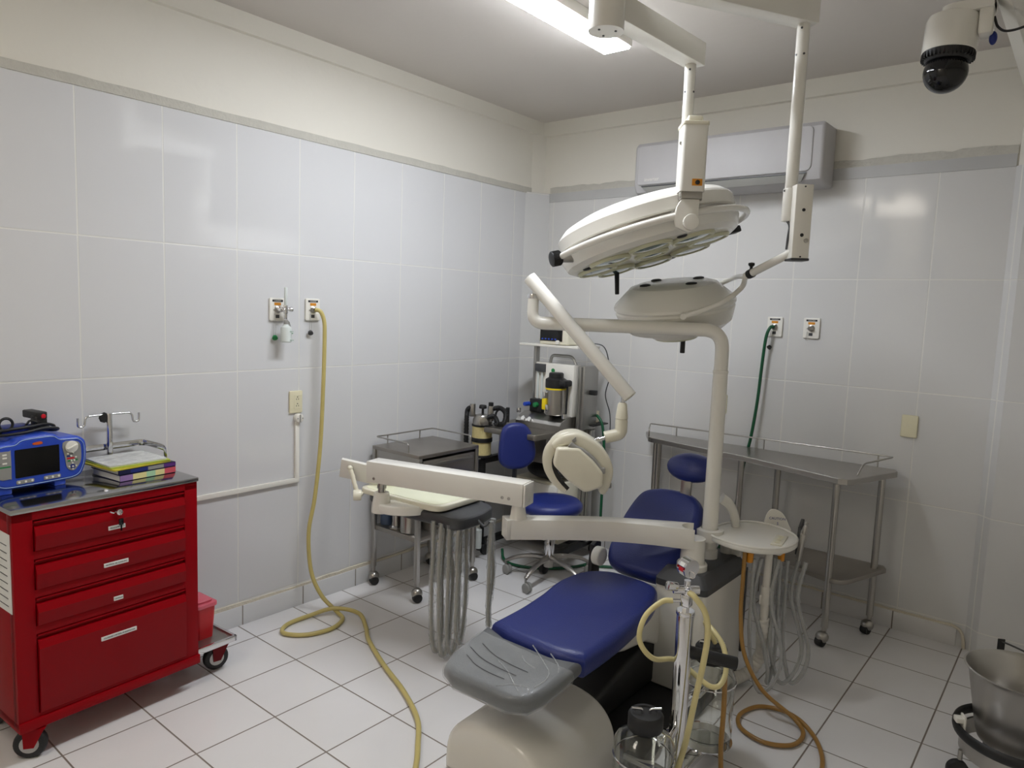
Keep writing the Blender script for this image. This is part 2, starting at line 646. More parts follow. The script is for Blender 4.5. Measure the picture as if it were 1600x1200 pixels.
# ================================================================== CEILING LAMP, ADDED REAR FILL
lt = thing('ceiling_light', 'long white lit ceiling lamp above the surgical light arms', 'ceiling light', (1.243, -1.69, 2.80))
bm = B(); boxr(bm, (1.165, -2.31, 2.822), (1.321, -1.075, 2.869), 0.004); part('housing', bm, 'white', lt)
bm = B(); boxr(bm, (1.174, -2.302, 2.812), (1.312, -1.083, 2.823), 0.003); part('diffuser', bm, 'lamp', lt)
fill_lt = thing('ceiling_light', 'added fill lamp behind the viewpoint', 'ceiling light', (1.3, -4.4, 2.80))  # unseen fill panel, added to brighten the room from behind the camera
bm = B(); boxr(bm, (1.0, -5.1, 2.838), (1.6, -3.95, 2.869), 0.004); part('housing', bm, 'white', fill_lt)
bm = B(); boxr(bm, (1.02, -5.08, 2.82), (1.58, -3.97, 2.838), 0.004); part('diffuser', bm, 'rear_fill', fill_lt)

# ================================================================== AIR CONDITIONER
ac = thing('air_conditioner', 'white wall-mounted split air conditioner high on the back wall', 'air conditioner', (1.41, -0.1, 2.285))
AX = Matrix(((0, 0, 1, 0), (-1, 0, 0, 0), (0, 1, 0, 0), (0, 0, 0, 1)))   # (depth, z) profile swept along x
prof = [(0.0, 2.29), (0.12, 2.285), (0.185, 2.315), (0.205, 2.36), (0.205, 2.58), (0.185, 2.603), (0.0, 2.605)]
bm = B(); prism(bm, prof, 0.86, 1.955, AX, 0.02, 4); part('body', bm, 'acwhite', ac)
bm = B()
prism(bm, rpoly(0.885, 1.90, 2.355, 2.585, [0.03, 0.02, 0.02, 0.03]), 0.200, 0.212, Matrix(((1, 0, 0, 0), (0, 0, -1, 0), (0, 1, 0, 0), (0, 0, 0, 1))), 0.006, 3)
part('front_panel', bm, 'acwhite', ac)
bm = B()
prism(bm, [(0.92, 2.345), (1.87, 2.345), (1.85, 2.303), (0.955, 2.303)], 0.0, 0.012,
      frame((0, -0.2025, 2.345), (1, 0, 0), (0, -0.36, 0.93)) @ T(0, -2.345, -0.004), 0.003); part('louver', bm, 'grey', ac, label='grey air outlet flap')
bm = B(); boxr(bm, (0.915, -0.2075, 2.3455), (1.875, -0.198, 2.3505)); part('seam', bm, 'dark', ac)
bm = text_bm('inverter', 0.03, frame((0.985, -0.2128, 2.385), (1, 0, 0), (0, 0, 1))); part('lettering', bm, 'white', ac)

# ================================================================== SECURITY CAMERA
cc = thing('security_camera', 'white dome security camera with black ball on the beam', 'camera', (2.63, -1.17, 2.44))
Z = V((0.05, 0.06, 1)).normalized()
H = axis_frame((2.634, -1.178, 2.55), Z)
bm = B(); lathe(bm, [(0, 0.095), (0.06, 0.094), (0.078, 0.086), (0.083, 0.07), (0.083, -0.03), (0.078, -0.034), (0, -0.034)], H, 40); part('housing', bm, 'white', cc)
bm = B(); lathe(bm, [(0.081, -0.03), (0.08, -0.042), (0.066, -0.062), (0, -0.062)], H, 40)
for k in range(36):
    a = 2*PI*k/36
    box(bm, (0.075, 0, -0.045), (0.014, 0.004, 0.02), 0, 2, H @ Matrix.Rotation(a, 4, 'Z'))
part('vent_ring', bm, 'black', cc)
bm = B(); ell(bm, (0, 0, -0.095), (0.069, 0.069, 0.068), H); part('ball', bm, 'blackgloss', cc)
bm = B()
prism(bm, rpoly(2.60, 2.757, -1.225, -1.13, [0.0001, 0.045, 0.045, 0.0001], 8), 2.635, 2.668, None, 0.006)
boxr(bm, (2.715, -1.215, 2.555), (2.757, -1.145, 2.665), 0.008)
part('bracket', bm, 'white', cc)
bm = B(); ell(bm, (2.757, -1.17, 2.548), (0.012, 0.014, 0.022)); part('connector', bm, 'dblue2', cc)
bm = B()
tube(bm, spline([(2.757, -1.19, 2.61), (2.77, -1.19, 2.575), (2.80, -1.2, 2.553), (2.86, -1.21, 2.56), (2.95, -1.22, 2.605), (3.05, -1.22, 2.611), (3.3, -1.22, 2.611)], 8), 0.004, 8)
single('camera_cable', bm, 'black', 'thin black cable running from the dome camera along the beam', 'cable')


# ================================================================== WALL PLATES
def wall_matrix(side, a, z):
    if side == 'L':
        return frame((0.0, a, z), (0, 1, 0), (0, 0, 1))
    return frame((a, 0.0, z), (1, 0, 0), (0, 0, 1))


def gas_outlet(side, a, z, label, word, chain=True, cap='dark', caplen=0.07, flip=1):
    Mx = wall_matrix(side, a, z)
    t = thing('gas_outlet', label, 'gas outlet', Mx @ V((0, -0.056, 0)), 0, 'medical gas wall outlets')
    bm = B(); prism(bm, rpoly(-0.043, 0.043, -0.056, 0.056, 0.007, 4), 0, 0.011, Mx, 0.003); part('plate', bm, 'white', t)
    bm = B(); boxr(bm, (-0.029, 0.037, 0.0105), (0.029, 0.047, 0.0118), 0, 2, Mx); nm = part('name_strip', bm, 'ink', t)
    bm = text_bm(word, 0.0085, Mx @ T(0, 0.042, 0.0122), 0.0002, 0.038); part('lettering', bm, 'white', nm)
    bm = B(); boxr(bm, (-0.018, 0.020, 0.0105), (0.018, 0.033, 0.0118), 0, 2, Mx); part('caution_label', bm, 'orange', t, label='orange label')
    bm = B()
    lathe(bm, [(0.017, 0.010), (0.018, 0.016), (0.014, 0.018), (0.014, 0.026), (0.010, 0.028), (0.010, 0.024), (0, 0.024)], Mx, 28)
    boxr(bm, (-0.024, -0.004, 0.012), (-0.014, -0.001, 0.016), 0, 2, Mx)
    part('socket', bm, 'steel', t)
    bm = B(); boxr(bm, (-0.011, -0.042, 0.0105), (0.009, -0.026, 0.0118), 0, 2, Mx); part('info_label', bm, 'dark', t)
    if chain:
        x = -0.018*flip
        bm = B()
        for dx in (-0.004, 0.004):
            tube(bm, [Mx @ V((x+dx*0.5, -0.02, 0.014)), Mx @ V((x+dx*1.2, -0.056-caplen*0.5, 0.016)), Mx @ V((x+dx*1.2, -0.056-caplen, 0.013))], 0.0007, 6)
        tube(bm, [Mx @ V((x-0.005, -0.056-caplen, 0.013)), Mx @ V((x+0.005, -0.056-caplen, 0.013))], 0.0007, 6)
        part('cord', bm, 'grey', t)
        if cap:
            bm = B(); cyl(bm, Mx @ V((x-0.003, -0.066-caplen, 0.022)), Mx @ V((x+0.002, -0.057-caplen, 0.012)), 0.014, 0.011, 20, 0.002); part('dust_cap', bm, cap, t)
    return t


gas_outlet('L', -2.092, 1.546, 'left-wall gas outlet with the oxygen flowmeter plugged in', 'OXIGENO', True, 'green', 0.075)
gas_outlet('L', -1.888, 1.549, 'left-wall gas outlet with the pale amber hose attached', 'OXIGENO', True, 'dark', 0.055)
gas_outlet('B', 1.707, 1.545, 'back-wall gas outlet with the green hose attached', 'OXIGENO', True, 'black', 0.055, 1)
gas_outlet('B', 1.907, 1.546, 'back-wall gas outlet with nothing plugged in', 'VACIO', True, None, 0.012, 1)

# flowmeter with humidifier bottle
Mx = wall_matrix('L', -2.092, 1.546)
fm = thing('oxygen_flowmeter', 'chrome oxygen flowmeter with frosted humidifier bottle on the left wall', 'flowmeter', Mx @ V((0.03, -0.15, 0.05)))
bm = B()
cyl(bm, Mx @ V((0, 0, 0.024)), Mx @ V((0, 0, 0.05)), 0.012, None, 20, 0.002)
cyl(bm, Mx @ V((0, 0, 0.05)), Mx @ V((0.012, 0, 0.056)), 0.010, None, 20, 0.002)
cyl(bm, Mx @ V((0.016, -0.018, 0.055)), Mx @ V((0.016, 0.022, 0.055)), 0.011, None, 20, 0.002)
cyl(bm, Mx @ V((0.016, -0.045, 0.055)), Mx @ V((0.016, -0.018, 0.055)), 0.007, 0.009, 20, 0.001)
cyl(bm, Mx @ V((0.016, 0.002, 0.055)), Mx @ V((0.036, 0.002, 0.058)), 0.006, None, 16)
tube(bm, [Mx @ V((0.018, -0.05, 0.055)), Mx @ V((0.03, -0.062, 0.06)), Mx @ V((0.036, -0.082, 0.063))], [0.006, 0.005, 0.0035], 10)
part('valve_body', bm, 'chrome', fm)
bm = B(); cyl(bm, Mx @ V((0.034, 0.002, 0.058)), Mx @ V((0.050, 0.002, 0.060)), 0.011, 0.012, 20, 0.002); part('knob', bm, 'chrome', fm)
bm = B(); cyl(bm, Mx @ V((0.016, 0.022, 0.055)), Mx @ V((0.016, 0.108, 0.055)), 0.0085, 0.0075, 20, 0.002); part('flow_tube', bm, 'frost', fm)
bm = B(); cyl(bm, Mx @ V((0.018, -0.072, 0.055)), Mx @ V((0.018, -0.050, 0.055)), 0.0115, 0.010, 20, 0.001); part('bottle_cap', bm, 'grey', fm)
bm = B()
lathe(bm, [(0, -0.062), (0.022, -0.062), (0.0265, -0.058), (0.0265, 0.0), (0.024, 0.012), (0.013, 0.020), (0.011, 0.027), (0, 0.027)],
      Mx @ frame((0.018, -0.096, 0.055), (1, 0, 0), (0, 0, -1)), 32)
bt = part('bottle', bm, 'frost', fm, label='frosted humidifier bottle')
bm = B()
for dy, wd in ((-0.105, 0.020), (-0.147, 0.022)):
    boxr(bm, (0.022, dy-0.0008, 0.0805), (0.022+wd, dy+0.0008, 0.0818), 0, 2, Mx)
boxr(bm, (0.033, -0.116, 0.0795), (0.041, -0.112, 0.0806), 0, 2, Mx)
part('graduation', bm, 'green', bt)

# pale amber hose from the second outlet down to and across the floor
bm = B()
hp = [(0.03, -1.888, 1.549), (0.05, -1.87, 1.540), (0.06, -1.855, 1.49), (0.062, -1.853, 1.40), (0.06, -1.857, 1.17), (0.06, -1.872, 0.85),
      (0.062, -1.905, 0.58), (0.064, -1.942, 0.40), (0.085, -1.94, 0.20), (0.15, -1.92, 0.08), (0.245, -1.895, 0.016),
      (0.330, -1.925, 0.012), (0.375, -2.03, 0.012), (0.34, -2.15, 0.012), (0.25, -2.21, 0.012), (0.185, -2.15, 0.012), (0.18, -2.02, 0.014), (0.235, -1.905, 0.034),
      (0.36, -1.85, 0.030), (0.48, -1.90, 0.012), (0.60, -1.98, 0.012), (0.83, -2.085, 0.012), (1.05, -2.17, 0.012), (1.24, -2.27, 0.012), (1.36, -2.38, 0.012), (1.45, -2.475, 0.012), (1.56, -2.62, 0.012)]
tube(bm, spline(hp, 8), 0.0105, 12)
single('gas_hose', bm, 'amber', 'pale amber hose hanging down the left wall and looping on the floor', 'hose')
bm = B()
hp = [(1.707, -0.028, 1.545), (1.695, -0.045, 1.54), (1.68, -0.055, 1.49), (1.668, -0.05, 1.37), (1.655, -0.05, 1.12), (1.632, -0.05, 0.90), (1.605, -0.05, 0.76), (1.585, -0.06, 0.55), (1.57, -0.09, 0.40), (1.50, -0.12, 0.2), (1.40, -0.14, 0.03), (1.2, -0.2, 0.012), (0.95, -0.3, 0.012), (0.78, -0.42, 0.012)]
tube(bm, spline(hp, 8), 0.009, 12)
single('gas_hose', bm, 'greenhose', 'dark green hose hanging from the back-wall gas outlet behind the steel table', 'hose')


def wall_plate(side, a, z, label, name, cat, kind):
    Mx = wall_matrix(side, a, z)
    t = thing(name, label, cat, Mx @ V((0, -0.056, 0)))
    bm = B(); prism(bm, rpoly(-0.038, 0.038, -0.057, 0.057, 0.006, 4), 0, 0.010, Mx, 0.004, 4); part('plate', bm, 'ivory', t)
    if kind == 'outlet':
        bm = B(); boxr(bm, (-0.012, -0.036, 0.009), (0.028, 0.036, 0.0108), 0.0008, 1, Mx); part('socket', bm, 'ivory', t)
        bm = B()
        for yy in (0.016, -0.018):
            for xx, dz in ((0.001, 0), (0.013, 0)):
                boxr(bm, (xx-0.0012, yy-0.006, 0.0105), (xx+0.0012, yy+0.002, 0.0112), 0, 2, Mx)
            cyl(bm, Mx @ V((0.007, yy+0.009, 0.0105)), Mx @ V((0.007, yy+0.009, 0.0112)), 0.003, None, 10)
        part('slot', bm, 'ink', t)
    else:
        bm = B()
        for x0, x1, y0, y1 in ((-0.007, 0.007, 0.006, 0.007), (-0.007, 0.007, -0.007, -0.006), (-0.007, -0.006, -0.007, 0.007), (0.006, 0.007, -0.007, 0.007)):
            boxr(bm, (x0, y0, 0.0098), (x1, y1, 0.0108), 0, 2, Mx)
        part('mark', bm, 'cream', t)
    return t


wall_plate('L', -1.984, 1.081, 'ivory double power outlet on the left wall above the white plug', 'power_outlet', 'power outlet', 'outlet')
wall_plate('B', 1.42, 1.074, 'ivory power outlet on the back wall beside the lamp post', 'power_outlet', 'power outlet', 'outlet')
wall_plate('B', 2.425, 1.072, 'blank ivory wall plate to the right of the steel table', 'blank_plate', 'wall plate', 'blank')

pl = thing('power_plug', 'round white plug cover below the left-wall power outlet', 'plug', (0.0, -1.972, 0.975))
bm = B(); cyl(bm, (0, -1.972, 0.998), (0.028, -1.972, 0.998), 0.025, 0.023, 28, 0.005, 0, 3); part('body', bm, 'white', pl)
bm = B(); boxr(bm, (0.027, -1.975, 0.978), (0.033, -1.969, 1.018), 0.002)
cyl(bm, (0.027, -1.958, 0.998), (0.031, -1.958, 0.998), 0.003, None, 10); cyl(bm, (0.027, -1.986, 0.998), (0.031, -1.986, 0.998), 0.003, None, 10)
part('ridge', bm, 'grey', pl)
bm = B()
boxr(bm, (0, -1.990, 0.684), (0.014, -1.966, 0.980), 0.002)
boxr(bm, (0, -3.05, 0.664), (0.014, -1.966, 0.688), 0.002)
single('cable_conduit', bm, 'white', 'white cable conduit running down and left along the left wall', 'conduit')

# ================================================================== RED EMERGENCY CART
ct = thing('emergency_cart', 'red enamelled emergency cart with four drawers and steel top', 'medical cart', (0.237, -3.043, 0), math.radians(3.45))
CM = ROOT[ct]
bm = B()
boxr(bm, (-0.20, -0.32, 0.125), (0.188, -0.302, 0.868), 0.002)
boxr(bm, (-0.20, 0.302, 0.125), (0.188, 0.32, 0.868), 0.002)
boxr(bm, (-0.20, -0.31, 0.125), (-0.186, 0.31, 0.868))
boxr(bm, (-0.20, -0.32, 0.112), (0.205, 0.325, 0.150), 0.004)
boxr(bm, (-0.20, -0.32, 0.838), (0.200, 0.32, 0.868), 0.002)
for z0, z1 in ((0.150, 0.163), (0.443, 0.472), (0.570, 0.598), (0.703, 0.731)):
    boxr(bm, (0.160, -0.27, z0), (0.199, 0.28, z1), 0.001)
boxr(bm, (0.160, -0.32, 0.125), (0.200, -0.258, 0.868), 0.002)
boxr(bm, (0.160, 0.268, 0.125), (0.200, 0.32, 0.868), 0.002)
part('cabinet', bm, 'red', ct, True)
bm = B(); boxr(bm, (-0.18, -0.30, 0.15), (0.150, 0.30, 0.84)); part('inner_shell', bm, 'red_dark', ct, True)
YZ = Matrix(((1, 0, 0, 0), (0, 0, 1, 0), (0, 1, 0, 0), (0, 0, 0, 1)))


def drawer(z0, z1, big, words, lw, ly):
    h = z1-z0
    pr = [(0.155, z0), (0.204, z0), (0.207, z0+0.004), (0.210, z1-0.052), (0.212, z1-0.047), (0.203, z1-0.020), (0.190, z1-0.016), (0.190, z1-0.006), (0.203, z1-0.004), (0.203, z1), (0.155, z1)]
    bm = B(); prism(bm, pr, -0.255, 0.265, YZ, 0, 1)
    d = part('drawer', bm, 'red', ct, True)
    zl = z1-0.075 if not big else z1-0.085
    bm = B(); boxr(bm, (0.2095, ly-lw/2, zl-0.007), (0.2135, ly+lw/2, zl+0.007)); lb = part('name_label', bm, 'paper', d, True)
    bm = text_bm(words, 0.0085, frame((0.2138, ly, zl), (0, 1, 0), (0, 0, 1)), 0.0002, lw*0.88); part('lettering', bm, 'ink', d, True)
    return d


d1 = drawer(0.733, 0.833, False, 'MEDICAMENTOS', 0.058, 0.005)
drawer(0.600, 0.700, False, 'MATERIAL DE CONSUMO', 0.085, 0.0)
drawer(0.474, 0.567, False, 'CANULAS', 0.032, 0.005)
drawer(0.165, 0.440, True, 'SOLUCIONES Y MATERIAL DE REANIMACION', 0.125, 0.005)
bm = B(); cyl(bm, (0.19, 0.012, 0.813), (0.222, 0.012, 0.813), 0.011, None, 20, 0.002); boxr(bm, (0.222, 0.0105, 0.805), (0.232, 0.0135, 0.821), 0.001)
tube(bm, [(0.212, 0.0, 0.815), (0.226, -0.012, 0.816), (0.224, -0.024, 0.822)], 0.0025, 8)
part('lock', bm, 'chrome', d1, True)
bm = B(); boxr(bm, (0.222, 0.006, 0.766), (0.228, 0.022, 0.790), 0.002); boxr(bm, (0.223, 0.012, 0.745), (0.2255, 0.017, 0.768)); part('key', bm, 'blackgloss', d1, True)
bm = B()
boxr(bm, (-0.205, -0.324, 0.868), (0.206, 0.324, 0.885), 0.003)
part('steel_top', bm, 'polished', ct, True)
bm = B()
pth = rounded([(-0.02, 0.312, 0.885), (-0.02, 0.312, 0.972), (-0.192, 0.312, 0.972), (-0.192, -0.30, 0.972)], 0.025, 5)
tube(bm, pth, 0.013, 8, flat=(1.0, 0.12, (1, 0, 0)))
boxr(bm, (-0.194, -0.02, 0.885), (-0.190, 0.0, 0.972))
part('guard_rail', bm, 'chrome', ct, True)
bm = B()
boxr(bm, (-0.185, 0.318, 0.138), (0.165, 0.505, 0.146), 0.001, mi=1)
boxr(bm, (0.160, 0.310, 0.128), (0.172, 0.512, 0.153), 0.002)
boxr(bm, (-0.19, 0.500, 0.128), (0.172, 0.512, 0.153), 0.002)
part('side_tray', bm, ['chrome', 'steel_dull'], ct, True)
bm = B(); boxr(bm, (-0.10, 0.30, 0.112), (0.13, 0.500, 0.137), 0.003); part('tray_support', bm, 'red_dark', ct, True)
bm = B(); boxr(bm, (-0.06, -0.3225, 0.53), (0.185, -0.3205, 0.80)); pp = part('paper_sheet', bm, 'paper', ct, True)
bm = B()
for k in range(9):
    boxr(bm, (-0.03, -0.3232, 0.55+k*0.026), (0.16, -0.3224, 0.553+k*0.026))
part('printed_line', bm, 'dark', pp, True)


def caster(parent, x, y, r, wd, turn, forkmat, name='caster'):
    Mx = T(x, y, 0) @ Matrix.Rotation(turn, 4, 'Z')
    bm = B(); cyl(bm, Mx @ V((0, -wd/2, r)), Mx @ V((0, wd/2, r)), r, None, 28, wd*0.3, 0, 3)
    wl = part(name, bm, 'black', parent, True)
    bm = B()
    for s in (-1, 1):
        cyl(bm, Mx @ V((0, s*(wd/2-0.001), r)), Mx @ V((0, s*(wd/2+0.002), r)), r*0.58, None, 20)
    part('hub', bm, 'steel', wl, True)
    bm = B()
    for s in (-1, 1):
        prism(bm, [(-r*0.3, -r*0.2), (r*0.3, -r*0.2), (r*0.9, r*1.0), (-r*0.35, r*1.0)], s*(wd/2+0.004), s*(wd/2+0.007), Mx @ T(0, 0, r) @ Matrix(((1, 0, 0, 0), (0, 0, 1, 0), (0, 1, 0, 0), (0, 0, 0, 1))))
    boxr(bm, (-r*0.4, -wd/2-0.007, 1.98*r), (r*0.95, wd/2+0.007, 2.1*r), 0.002, 2, Mx)
    part('fork', bm, forkmat, wl, True)
    return wl


for x, y, a in ((0.165, -0.275, 0.9), (-0.15, -0.275, 0.6), (0.10, 0.455, 1.35), (-0.15, 0.42, 1.2)):
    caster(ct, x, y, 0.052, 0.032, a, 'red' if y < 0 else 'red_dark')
# infusion hook with clamp knob at the back edge
bm = B()
cyl(bm, (-0.175, 0.165, 0.885), (-0.175, 0.165, 1.112), 0.0115, None, 20, 0.002)
hk = [(-0.175, 0.165, 1.108), (-0.175, 0.075, 1.106), (-0.175, 0.070, 1.066), (-0.175, 0.046, 1.066), (-0.175, 0.046, 1.103)]
tube(bm, rounded(hk, 0.016, 6), 0.0042, 10)
tube(bm, rounded([(-0.175, 2*0.165-p[1], p[2]) for p in hk], 0.016, 6), 0.0042, 10)
part('infusion_hook', bm, 'chrome', ct, True)
bm = B()
lathe(bm, [(0, 0.0), (0.018, 0.002), (0.022, 0.010), (0.018, 0.02), (0, 0.021)], frame((-0.19, 0.148, 1.095), (0, 1, 0), (0, 0, 1)), 8)
part('clamp_knob', bm, 'black', ct, True)

# sharps container
sc = thing('sharps_container', 'red sharps container with pink lid on the cart side tray', 'sharps container', (0.245, -2.625, 0.146))
SM = ROOT[sc] @ Matrix.Rotation(math.radians(3.45), 4, 'Z')
bm = B()
prism(bm, rpoly(-0.068, 0.068, -0.045, 0.045, 0.015), 0, 0.004, SM)
v0 = [(0.066*a, 0.043*b) for a, b in ()]
bm2 = B()
prism(bm2, rpoly(-0.058, 0.058, -0.036, 0.036, 0.014), 0.0, 0.148, Matrix.Identity(4))
for v in bm2.verts:
    k = 1+0.20*v.co.z/0.148
    v.co.x *= k; v.co.y *= k*1.02
bm2.transform(SM)
bm.free()
part('container', bm2, 'sharps', sc)
bm = B()
prism(bm, rpoly(-0.075, 0.075, -0.049, 0.049, 0.016), 0.140, 0.158, SM, 0.003)
prism(bm, rpoly(-0.058, 0.058, -0.036, 0.036, 0.014), 0.158, 0.168, SM, 0.004)
part('lid', bm, 'sharpslid', sc)
bm = B(); box(bm, (0, 0, 0), (0.05, 0.004, 0.045), 0.001, 2, SM @ T(-0.03, -0.022, 0.19) @ Matrix.Rotation(0.5, 4, 'X')); part('flap', bm, 'sharpslid', sc)

# ------------------------------------------------------------------ defibrillator
df = thing('defibrillator', 'blue defibrillator monitor with dark screen on the red cart', 'defibrillator', (0.155, -3.205, 0.885), math.radians(9))
# local: x towards the room (front), y to the right, z up
FR = Matrix(((0, 0, 1, 0), (1, 0, 0, 0), (0, 1, 0, 0), (0, 0, 0, 1)))     # poly (y, z), depth along x
W2 = 0.165
outl = smoothpoly([(-W2, 0.06), (-W2-0.002, 0.12), (-W2+0.008, 0.166), (-W2+0.04, 0.178), (-0.085, 0.180), (-0.06, 0.195), (0.0, 0.198), (0.05, 0.196), (0.075, 0.180), (0.12, 0.176),
                   (W2-0.02, 0.172), (W2, 0.15), (W2+0.002, 0.10), (W2-0.006, 0.055), (W2-0.03, 0.022), (0.07, 0.016), (-0.07, 0.016), (-W2+0.03, 0.022)], 4)
bm = B(); prism(bm, outl, -0.10, 0.075, FR, 0.012, 3); part('case', bm, 'dblue', df, True)
bm = B()
sc_out = [(y*0.93, 0.1+(z-0.1)*0.9) for y, z in outl]
tube(bm, [(0.076, y, z) for y, z in sc_out], 0.0014, 6, True); part('trim_line', bm, 'ltblue', df, True)
bm = B(); prism(bm, [(y*0.9, 0.1+(z-0.1)*0.86) for y, z in outl], 0.070, 0.0772, FR, 0.001, 1); part('front_panel', bm, 'dblue', df, True)
bm = B(); prism(bm, rpoly(-0.082, 0.065, 0.055, 0.155, 0.003), 0.076, 0.079, FR); part('screen', bm, 'screen', df, True, label='dark display screen')
bm = B(); prism(bm, smoothpoly([(-0.148, 0.15), (-0.10, 0.154), (-0.095, 0.15), (-0.095, 0.062), (-0.10, 0.056), (-0.135, 0.06), (-0.146, 0.10)], 3), 0.0765, 0.0795, FR); kp = part('left_panel', bm, 'grey', df, True)
for z in (0.143, 0.132, 0.113):
    bm = B(); box(bm, (0.080, -0.115, z), (0.002, 0.014, 0.006), 0.0005); part('key', bm, 'white', kp, True)
bm = B(); box(bm, (0.0797, -0.121, 0.100), (0.001, 0.048, 0.005)); part('green_stripe', bm, 'green', kp, True)
bm = B()
for i, (t_, z) in enumerate((('MON', 0.143), ('DEA', 0.132), ('PASO', 0.113))):
    text_bm(t_, 0.005, frame((0.0797, -0.134, z), (0, 1, 0), (0, 0, 1)), 0.0002, None, bm)
part('lettering', bm, 'ink', kp, True)
bm = B(); prism(bm, smoothpoly([(0.078, 0.158), (0.12, 0.160), (0.140, 0.145), (0.142, 0.09), (0.128, 0.060), (0.112, 0.050), (0.092, 0.062), (0.085, 0.10)], 3), 0.0765, 0.0795, FR); rp = part('right_panel', bm, 'grey', df, True)
bm = B(); cyl(bm, (0.079, 0.108, 0.140), (0.086, 0.108, 0.140), 0.023, 0.022, 28, 0.002); box(bm, (0, 0, 0), (0.008, 0.040, 0.007), 0.002, 2, T(0.088, 0.108, 0.140) @ Matrix.Rotation(0.4, 4, 'X')); part('dial', bm, 'white', rp, True, label='round white selector dial')
bm = B()
for y, z in ((0.094, 0.115), (0.113, 0.117), (0.105, 0.106), (0.122, 0.099), (0.106, 0.088), (0.116, 0.088), (0.110, 0.078), (0.098, 0.066), (0.122, 0.066), (0.110, 0.056)):
    bm = B(); cyl(bm, (0.079, y, z), (0.083, y, z), 0.0032, None, 12, 0.0006); part('key', bm, 'white', rp, True)
bm = B(); box(bm, (0.0798, 0.104, 0.097), (0.001, 0.026, 0.006)); part('red_bar', bm, 'button_red', rp, True)
bm = B(); box(bm, (0.0798, 0.096, 0.106), (0.001, 0.012, 0.005)); part('blue_bar', bm, 'dblue2', rp, True)
bm = B(); box(bm, (0.0798, 0.111, 0.088), (0.001, 0.036, 0.005)); part('green_bar', bm, 'green', rp, True)
bm = B(); cyl(bm, (0.079, 0.110, 0.066), (0.082, 0.110, 0.066), 0.009, None, 20, 0.001); nv = part('navigation_ring', bm, 'dblue2', rp, True)
bm = B(); cyl(bm, (0.082, 0.110, 0.066), (0.084, 0.110, 0.066), 0.0035, None, 14); part('key', bm, 'white', rp, True)
for y0 in (-0.080, 0.010):
    bm = B(); prism(bm, rpoly(y0, y0+0.058, 0.032, 0.046, 0.005), 0.0765, 0.079, FR); bp = part('button_strip', bm, 'grey', df, True)
    for y in (y0+0.008, y0+0.029, y0+0.050):
        bm = B(); cyl(bm, (0.079, y, 0.039), (0.082, y, 0.039), 0.004, None, 14, 0.0006); part('key', bm, 'white', bp, True)
bm = B(); prism(bm, smoothpoly([(-0.022, 0.166), (-0.022, 0.172), (0.0, 0.175), (0.008, 0.172), (0.008, 0.166), (-0.007, 0.164)], 3), 0.0765, 0.079, FR); part('emblem', bm, 'orange2', df, True)
for y in (-0.11, 0.07):
    bm = B(); boxr(bm, (-0.09, y-0.02, 0.0), (0.07, y+0.02, 0.026), 0.004); part('foot', bm, 'dblue', df, True)
# paddles resting in the top cradle
for y, yy in ((-0.115, 0), (0.045, 1)):
    bm = B()
    boxr(bm, (-0.08, y-0.028, 0.198), (0.01, y+0.028, 0.216), 0.006)
    boxr(bm, (-0.03, y-0.022, 0.214), (0.002, y+0.022, 0.254), 0.004)
    boxr(bm, (-0.10, y-0.016, 0.240), (0.004, y+0.022, 0.268), 0.005)
    pd = part('paddle', bm, 'black', df, True, label='black paddle with a red button')
    bm = B(); cyl(bm, (0.003, y+0.006, 0.252), (0.009, y+0.006, 0.252), 0.0085, None, 18, 0.002); part('button', bm, 'button_red', pd, True)
bm = B()
tube(bm, spline([(0.0, -0.16, 0.205), (0.03, -0.10, 0.203), (0.04, -0.03, 0.206), (0.03, 0.04, 0.212), (0.02, 0.09, 0.205), (-0.03, 0.11, 0.19), (-0.09, 0.09, 0.185)], 8), 0.0055, 10)
tube(bm, spline([(0.0, -0.16, 0.213), (0.02, -0.08, 0.218), (0.02, 0.0, 0.222), (0.0, 0.06, 0.222), (-0.02, 0.10, 0.208), (-0.08, 0.12, 0.185)], 8), 0.0055, 10)
tube(bm, [V((-0.02, -0.062, 0.232)) + V((0.0, 0.022*math.cos(a), 0.022*math.sin(a))) for a in (2*PI*k/24 for k in range(24))], 0.005, 8, True)
tube(bm, [V((-0.0, 0.012, 0.225)) + V((0.006*math.sin(3*a), 0.018*math.cos(a), 0.014*math.sin(a))) for a in (2*PI*k/24 for k in range(24))], 0.004, 8, True)
part('cable', bm, 'black', df, True)
bm = B(); boxr(bm, (-0.09, -0.075, 0.190), (-0.02, 0.03, 0.222), 0.008); part('cradle', bm, 'dblue2', df, True)

# ------------------------------------------------------------------ books and papers
BK = T(0.237, -3.043, 0) @ Matrix.Rotation(math.radians(3.45), 4, 'Z')


